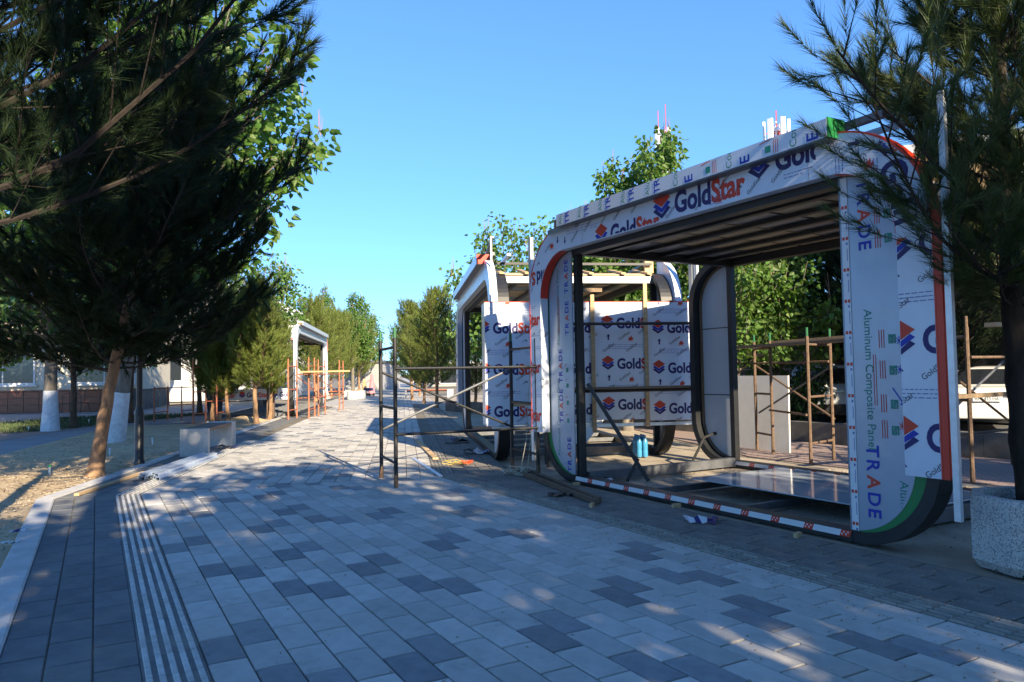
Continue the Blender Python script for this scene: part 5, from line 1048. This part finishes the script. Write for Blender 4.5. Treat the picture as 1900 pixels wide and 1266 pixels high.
# ------------------------------------------------------------------ cars
def car(p, rz, label, body='car_white', hatch=True, plate='01 433 HA'):
    """rear faces -Y in local space"""
    k = empty('parked_car', p, rz, label, 'car', 'cars parked along the road'); Lc = 4.2; Wd = 1.7
    if hatch: prof = [(0, .38), (.0, .62), (.06, .95), (.2, 1.02), (.55, 1.46), (.9, 1.53), (1.9, 1.55), (2.45, 1.45), (3.1, 1.02), (3.9, .86), (4.15, .66), (4.18, .38)]
    else: prof = [(0, .36), (.0, .6), (.05, .88), (.14, .97), (.75, 1.0), (1.25, 1.38), (1.6, 1.43), (2.2, 1.44), (2.6, 1.36), (3.25, .98), (4.1, .85), (4.32, .65), (4.35, .36)]
    n = len(prof); secs = [(-1, .0), (-1, .05), (-.93, .0), (0, .0), (.93, .0), (1, 0)]
    mb = MB(); vs = []; ws = []
    for x in (-1., -.955, -.6, 0, .6, .955, 1.):
        for y, z in prof:
            tum = 1 - .16 * max(0, z - .95) / .55; bow = .07 * (x * x); yy = y + (bow if y < 1 else -bow if y > 3 else 0); zz = z - (.035 if abs(x) > .99 and z > .5 else 0) - .025 * x * x * (z > 1.3); ws.append((x * Wd / 2 * tum, yy, zz))
    fs = [(c * n + i, (c + 1) * n + i, (c + 1) * n + i + 1, c * n + i + 1) for c in range(6) for i in range(n - 1)] + [tuple(range(n)), tuple(6 * n + i for i in range(n - 1, -1, -1))] + [(c * n, c * n + n - 1, (c + 1) * n + n - 1, (c + 1) * n) for c in range(6)]
    mb.add(ws, fs); mb.build('body', body, k, smooth=True)
    # glass: rear window, side windows
    i0 = 3 if hatch else 4; (y0, z0), (y1, z1) = prof[i0], prof[i0 + 1]
    def rg(x, t): y = y0 + (y1 - y0) * t; z = z0 + (z1 - z0) * t; tum = 1 - .16 * max(0, z - .95) / .55; return Vector((x * Wd / 2 * tum, y - .012 + .07 * x * x, z + .008 - .02 * x * x))
    mb = MB(); m_ = 6; vs = [rg(-.86 + 1.72 * i / m_, .08) for i in range(m_ + 1)] + [rg(-.82 + 1.64 * i / m_, .95) for i in range(m_ + 1)]; vs = vs + [v + Vector((0, .03, -.03)) for v in vs]; q = m_ + 1
    mb.add(vs, [(i, i + 1, q + i + 1, q + i) for i in range(m_)] + [(2 * q + i, 3 * q + i, 3 * q + i + 1, 2 * q + i + 1) for i in range(m_)]); mb.build('rear_window', 'car_glass', k, smooth=True)
    for s in (-1, 1):
        ya, yb = (.75, 2.75) if hatch else (1.3, 2.85); mb = MB(); xx = lambda z: s * (Wd / 2 * (1 - .16 * max(0, z - .95) / .55) + .006)
        for a_, b2 in ((ya, (ya + yb) / 2 - .05), ((ya + yb) / 2 + .05, yb)): mb.add([(xx(1.0), a_, 1.0), (xx(1.0), b2, 1.0), (xx(1.34), min(b2, yb - .35), 1.34), (xx(1.34), max(a_, ya + .12), 1.34)], [(0, 1, 2, 3)])
        mb.build('side_window', 'car_glass', k)
        tl = MB(); hh = (.72, .97) if hatch else (.62, .88); x0, x1 = .6, .985; f = lambda x, z: Vector((s * x * Wd / 2, -.035 + .09 * x * x + (.0 if z < .9 else .06), z)); tl.add([f(x0, hh[0] + .06), f(.85, hh[0]), f(x1, hh[0] + .02), f(x1, hh[1]), f(x0, hh[1] - .03), f(x0, hh[0] + .06) + V3(0, .08, 0), f(.85, hh[0]) + V3(0, .08, 0), f(x1, hh[0] + .02) + V3(0, .16, 0), f(x1, hh[1]) + V3(0, .16, 0), f(x0, hh[1] - .03) + V3(0, .08, 0)], [(0, 1, 2, 3, 4), (0, 5, 6, 1), (1, 6, 7, 2), (2, 7, 8, 3), (3, 8, 9, 4), (4, 9, 5, 0)]); tl.build('tail_light', 'tail_red', k)
    bp = MB(); bp.bbox((-.8, -.05, .3), (.8, .1, .56)); o = bp.build('bumper', body if not hatch else 'car_trim', k); bv = o.modifiers.new('bevel', 'BEVEL'); bv.width = .04; bv.segments = 3
    pz = .78 if hatch else .74; p_ = MB().bbox((-.27, -.035, pz - .06), (.27, -.012, pz + .06)).build('number_plate', 'paper', k); MB().bbox((-.5, -.032, pz + .075), (.5, -.0, pz + .1)).build('boot_trim', 'chrome', k)
    pr = Print(); pr.text(plate, .1, 'ink_grey', -.24, pz - .038, 0, .01, .85); pr.build('plate_text', lambda a_, b2: Vector((a_, -.037, b2)), p_, (-.26, pz - .06, .26, pz + .06))
    for y in (.75, 3.4):
        for s in (-1, 1):
            w = MB(); c = 16
            w.add([], []); ring = [(r * math.cos(2 * math.pi * i / c), r * math.sin(2 * math.pi * i / c), x) for x, r in ((-.1, .24), (-.1, .3), (.1, .3), (.1, .24)) for i in range(c)]
            w.add([(s * .76 + x, y + a_, .3 + b2) for a_, b2, x in ring], [(j * c + i, j * c + (i + 1) % c, (j + 1) * c + (i + 1) % c, (j + 1) * c + i) for j in range(3) for i in range(c)]); wo = w.build('wheel', 'rubber', k, smooth=True)
            r_ = MB(); r_.add([(s * .84, y + .2 * math.cos(2 * math.pi * i / c), .3 + .2 * math.sin(2 * math.pi * i / c)) for i in range(c)] + [(s * .7, y + .24 * math.cos(2 * math.pi * i / c), .3 + .24 * math.sin(2 * math.pi * i / c)) for i in range(c)], [tuple(range(c))] + [(i, c + i, c + (i + 1) % c, (i + 1) % c) for i in range(c)]); r_.build('rim', 'chrome', wo)
    return k
P = gnd(1522, 789); car(V3(P.x + .1, P.y, -.05), R(-24), 'white hatchback parked behind the low wall, seen past the kiosk post', plate='90 M 433 AB')
P = gnd(1822, 800); car(V3(P.x + .15, P.y, -.05), R(-30), 'white sedan with red tail lights parked at the right edge', hatch=False, plate='90 P 433 HA')
P = gnd(1478, 780); car(V3(P.x + 1.5, P.y + 3.6, -.05), R(-24), 'blue-roofed car mostly hidden behind the white hatchback', 'car_blue')
P = gnd(1375, 765); car(V3(P.x + .6, P.y + 1.2, -.05), R(-20), 'white car roof showing above the leaning board', hatch=False); P = gnd(1740, 790); car(V3(P.x - .4, P.y + 2.0, -.05), R(-30), 'white car between the kiosk leg and the sedan', hatch=False, plate='01 A 210 BC')
# ------------------------------------------------------------------ telecom masts
def mast(px_, ytop, ybot, Y, label, panels, tips):
    T = at(px_, ytop, Y); k = empty('telecom_mast', (T.x, T.y, 0), .3, label, 'mast', 'telecom masts'); zt = T.z; w = .55; z = zt - 12; seg = 0
    for c in ((-1, -1), (1, -1), (1, 1), (-1, 1)): MB().tube([(c[0] * w, c[1] * w, 0), (c[0] * w * .5, c[1] * w * .5, zt - 1.2)], .07, 6).build('corner_leg', 'antenna_white', k)
    while z < zt - 1.3:
        q = w * (1 - .5 * z / zt); m_ = 'antenna_red' if seg % 2 else 'antenna_white'; mb = MB(); cs = [(-q, -q), (q, -q), (q, q), (-q, q)]
        for i in range(4): a_, b2 = cs[i], cs[(i + 1) % 4]; mb.tube([(*a_, z), (*b2, z + .75)], .04, 5); mb.tube([(*b2, z), (*a_, z + .75)], .04, 5); mb.tube([(*a_, z), (*b2, z)], .045, 5)
        mb.build('lattice', m_, k); z += .75; seg += 1
    for i in range(panels):
        a_ = 2 * math.pi * i / panels + .4; rr_ = 1.0; MB().box((rr_ * math.cos(a_), rr_ * math.sin(a_), zt - 1.7), (.22, .42, 2.2), rz=a_).build('antenna_panel', 'antenna_white', k); MB().tube([(.2 * math.cos(a_), .2 * math.sin(a_), zt - 1.6), (rr_ * math.cos(a_), rr_ * math.sin(a_), zt - 1.6)], .05, 5).build('antenna_arm', 'antenna_red', k)
    for x, h in tips: MB().tube([(x, 0, zt - 1.3), (x, 0, zt + h)], .05, 5).build('whip', 'antenna_red', k)
mast(1440, 212, 250, 62, 'red and white telecom mast with white panels above the near kiosk roof', 6, ((0, .3),))
mast(1229, 232, 240, 95, 'farther red and white telecom mast behind the tall leafy tree', 4, ((-.6, 1.8), (.5, 2.8)))
# ------------------------------------------------------------------ overhead wires
for i, (a_, b2) in enumerate((((430, 478, 60), (1010, 508, 60)), ((430, 500, 60), (1010, 532, 60)), ((430, 507, 60), (1010, 540, 60)))):
    p, q = at(*a_), at(*b2); p = p + (p - q) * .6; q = q + (q - p) * .4; pts = [p.lerp(q, t / 12) - V3(0, 0, 1.0 * 4 * (t / 12) * (1 - t / 12)) for t in range(13)]; c = pts[0]
    tag(MB().tube([v - c for v in pts], .008, 4).build('overhead_wire', 'wall_dark', None, c), ['topmost thin overhead wire crossing the sky', 'middle thin overhead wire crossing the sky', 'lowest thin overhead wire crossing the sky'][i], 'wire', 'overhead wires')
# far end wall of the promenade and people
P = at(640, 715, 70); k = empty('building', (P.x, P.y, 0), R(-8), 'low grey building closing the promenade behind the far trees', 'building'); MB().bbox((0, 0, 0), (3.6, 6, 2.6)).build('wall', 'wall_grey', k); MB().bbox((-.2, -.2, 2.6), (3.8, 6.2, 2.8)).build('roof', 'wall_dark', k)
P = at(760, 715, 85); k = empty('building', (P.x, P.y, 0), R(-8), 'long low building with bright shopfronts far down on the right', 'building'); MB().bbox((0, 0, 0), (16, 6, 2.6)).build('wall', 'wall_grey', k); MB().bbox((-.2, -.3, 2.6), (16.2, 6.2, 2.85)).build('roof', 'wall_white', k)
for i in range(5): w = MB().bbox((.4 + i * 3.1, -.08, .3), (3.0 + i * 3.1, -.004, 2.2)).build('window', 'wall_white', k); MB().bbox((.55 + i * 3.1, -.09, .4), (2.85 + i * 3.1, -.081, 2.1)).build('pane', 'window_glass', w)
def person(p, rz, label, h, top, bottom, pose='stand', dress=False, scarf=None, hair='hair_black', lean=0.):
    k = empty('person', p, rz, label, 'person', 'people'); s = h / 1.7
    J = {'pel': (0, 0, .93), 'waist': (0, .01, 1.08), 'chest': (0, lean * .5 + .01, 1.3), 'neck': (0, lean, 1.45), 'head': (0, lean + .02, 1.52), 'crown': (0, lean + .02, 1.66)}
    for sx, nm in ((-1, 'l'), (1, 'r')):
        st = .12 * sx if pose == 'walk' else 0
        J['hip' + nm] = (sx * .09, 0, .88); J['knee' + nm] = (sx * .1, .03 + st, .48); J['ank' + nm] = (sx * .1, -.02 + st * 1.4, .08); J['toe' + nm] = (sx * .11, .14 + st * 1.4, .03)
        J['sh' + nm] = (sx * .18, lean * .8, 1.38)
        if pose in ('reach', 'push'): J['el' + nm] = (sx * .22, lean + .2, 1.18); J['wr' + nm] = (sx * .16, lean + .42, 1.2 if pose == 'reach' else 1.02); J['hand' + nm] = (sx * .15, lean + .52, 1.22 if pose == 'reach' else 1.0)
        else: J['el' + nm] = (sx * .25, .0, 1.1); J['wr' + nm] = (sx * .24, .08, .87); J['hand' + nm] = (sx * .23, .12, .78)
    E = [('pel', 'waist'), ('waist', 'chest'), ('chest', 'neck'), ('neck', 'head'), ('head', 'crown')]
    for nm in 'lr': E += [('pel', 'hip' + nm), ('hip' + nm, 'knee' + nm), ('knee' + nm, 'ank' + nm), ('ank' + nm, 'toe' + nm), ('chest', 'sh' + nm), ('sh' + nm, 'el' + nm), ('el' + nm, 'wr' + nm), ('wr' + nm, 'hand' + nm)]
    rad = {'pel': .13, 'waist': .12, 'chest': .14, 'neck': .055, 'head': .085, 'crown': .07}
    for nm in 'lr': rad.update({'hip' + nm: .085, 'knee' + nm: .06, 'ank' + nm: .042, 'toe' + nm: .035, 'sh' + nm: .06, 'el' + nm: .042, 'wr' + nm: .03, 'hand' + nm: .035})
    ks = list(J); me = bpy.data.meshes.new('b'); me.from_pydata([tuple(c * s for c in J[q]) for q in ks], [(ks.index(a_), ks.index(b2)) for a_, b2 in E], []); ob = bpy.data.objects.new('b', me); COL.objects.link(ob)
    sk = ob.modifiers.new('s', 'SKIN'); sv = me.skin_vertices[0].data
    for i, q in enumerate(ks): sv[i].radius = (rad[q] * s, rad[q] * s); sv[i].use_root = (q == 'pel')
    ob.modifiers.new('d', 'SUBSURF').levels = 1
    dg = bpy.context.evaluated_depsgraph_get(); dg.update(); bm_ = bpy.data.meshes.new_from_object(ob.evaluated_get(dg)); bpy.data.objects.remove(ob)
    bm_.materials.clear()
    for m_ in ('skin', top, bottom, 'rubber'): bm_.materials.append(M[m_])
    for f in bm_.polygons:
        z = f.center.z / s; x = abs(f.center.x) / s; f.material_index = 3 if z < .09 else 2 if z < .95 and x < .2 else 0 if z > 1.43 or (x > .2 and z < 1.0 and pose != 'reach') else 1
        f.use_smooth = True
    bm_.name = 'body'; link('body', bm_, k)
    hd = Vector(J['head']) * s; mb = MB(); hs = scarf or hair; ls = (1.02 if scarf else 1)
    mb.lathe([(.03 * s, -.12 * s if scarf else -.02 * s), (.1 * s * ls, -.1 * s if scarf else .0), (.105 * s * ls, .06 * s), (.09 * s, .13 * s), (.05 * s, .17 * s), (.01 * s, .185 * s)], 12, (hd.x, hd.y - .03 * s, hd.z + .02 * s)); mb.build('headscarf' if scarf else 'hair', hs, k, smooth=True)
    for sx in (-1, 1): MB().lathe([(.002, -.012 * s), (.011 * s, 0), (.002, .012 * s)], 6, (sx * .032 * s, hd.y + .085 * s, hd.z + .05 * s)).build('eye', 'hair_black', k)
    MB().add([(-.014 * s, hd.y + .08 * s, hd.z + .01 * s), (.014 * s, hd.y + .08 * s, hd.z + .01 * s), (0, hd.y + .115 * s, hd.z + .015 * s), (0, hd.y + .082 * s, hd.z + .05 * s)], [(0, 1, 2), (0, 2, 3), (1, 3, 2), (0, 3, 1)]).build('nose', 'skin', k)
    if dress: MB().lathe([(.27 * s, .16 * s), (.24 * s, .5 * s), (.19 * s, .85 * s), (.155 * s, 1.08 * s), (.17 * s, 1.3 * s), (.1 * s, 1.42 * s)], 14).build('dress', bottom, k, smooth=True)
    return k
P = gnd(690, 734); person(P, R(100), 'person in a long pink dress and pink headscarf on the far promenade', 1.5, 'cloth_pink', 'cloth_pink', 'push', True, 'cloth_pink')
P = gnd(676, 733); person(P, R(80), 'person in tan clothes beside the one in pink on the far promenade', 1.35, 'cloth_tan', 'cloth_tan', 'walk', True)
P = gnd(719, 723); person(P, R(10), 'tiny distant pedestrian in white at the end of the promenade', 1.7, 'cloth_white', 'cloth_white', 'walk'); P = gnd(706, 722); person(P, R(190), 'tiny distant pedestrian in dark clothes at the end of the promenade', 1.7, 'cloth_navy', 'cloth_navy', 'walk')
P = at(459, 640, 25.3); person((P.x, P.y, 1.5), R(140), 'worker in a striped navy and white shirt leaning by the far kiosk wall', 1.72, 'cloth_white', 'cloth_navy', 'reach', lean=.1)
wp = MB().bbox((-.9, -.35, -.05), (.9, .35, 0)); tag(wp.build('work_platform', 'wood_old', None, (P.x, P.y, 1.498)), 'timber working platform under the worker at the far kiosk', 'platform')
kk = empty('trestle', (P.x, P.y, 0), 0, 'timber trestle carrying the platform at the far kiosk', 'trestle', 'scaffolds')
for sx in (-.8, .8):
    for sy in (-.3, .3): MB().bbox((sx - .03, sy - .03, 0), (sx + .03, sy + .03, 1.446)).build('leg', 'scaffold_rust', kk)
P = gnd(683, 735); k = empty('pushchair', P, R(60), 'small dark pushchair in front of the person in pink', 'pushchair')
MB().bbox((-.2, -.3, .35), (.2, .25, .55)).build('seat', 'cloth_navy', k); MB().tube([(-.2, .25, .5), (-.2, .5, .95), (.2, .5, .95), (.2, .25, .5)], .015, 6).build('handle', 'black_steel', k)
for x in (-.22, .22):
    for y in (-.3, .3): MB().tube([(x - .02, y, .1), (x + .02, y, .1)], .1, 12).build('wheel', 'rubber', k)
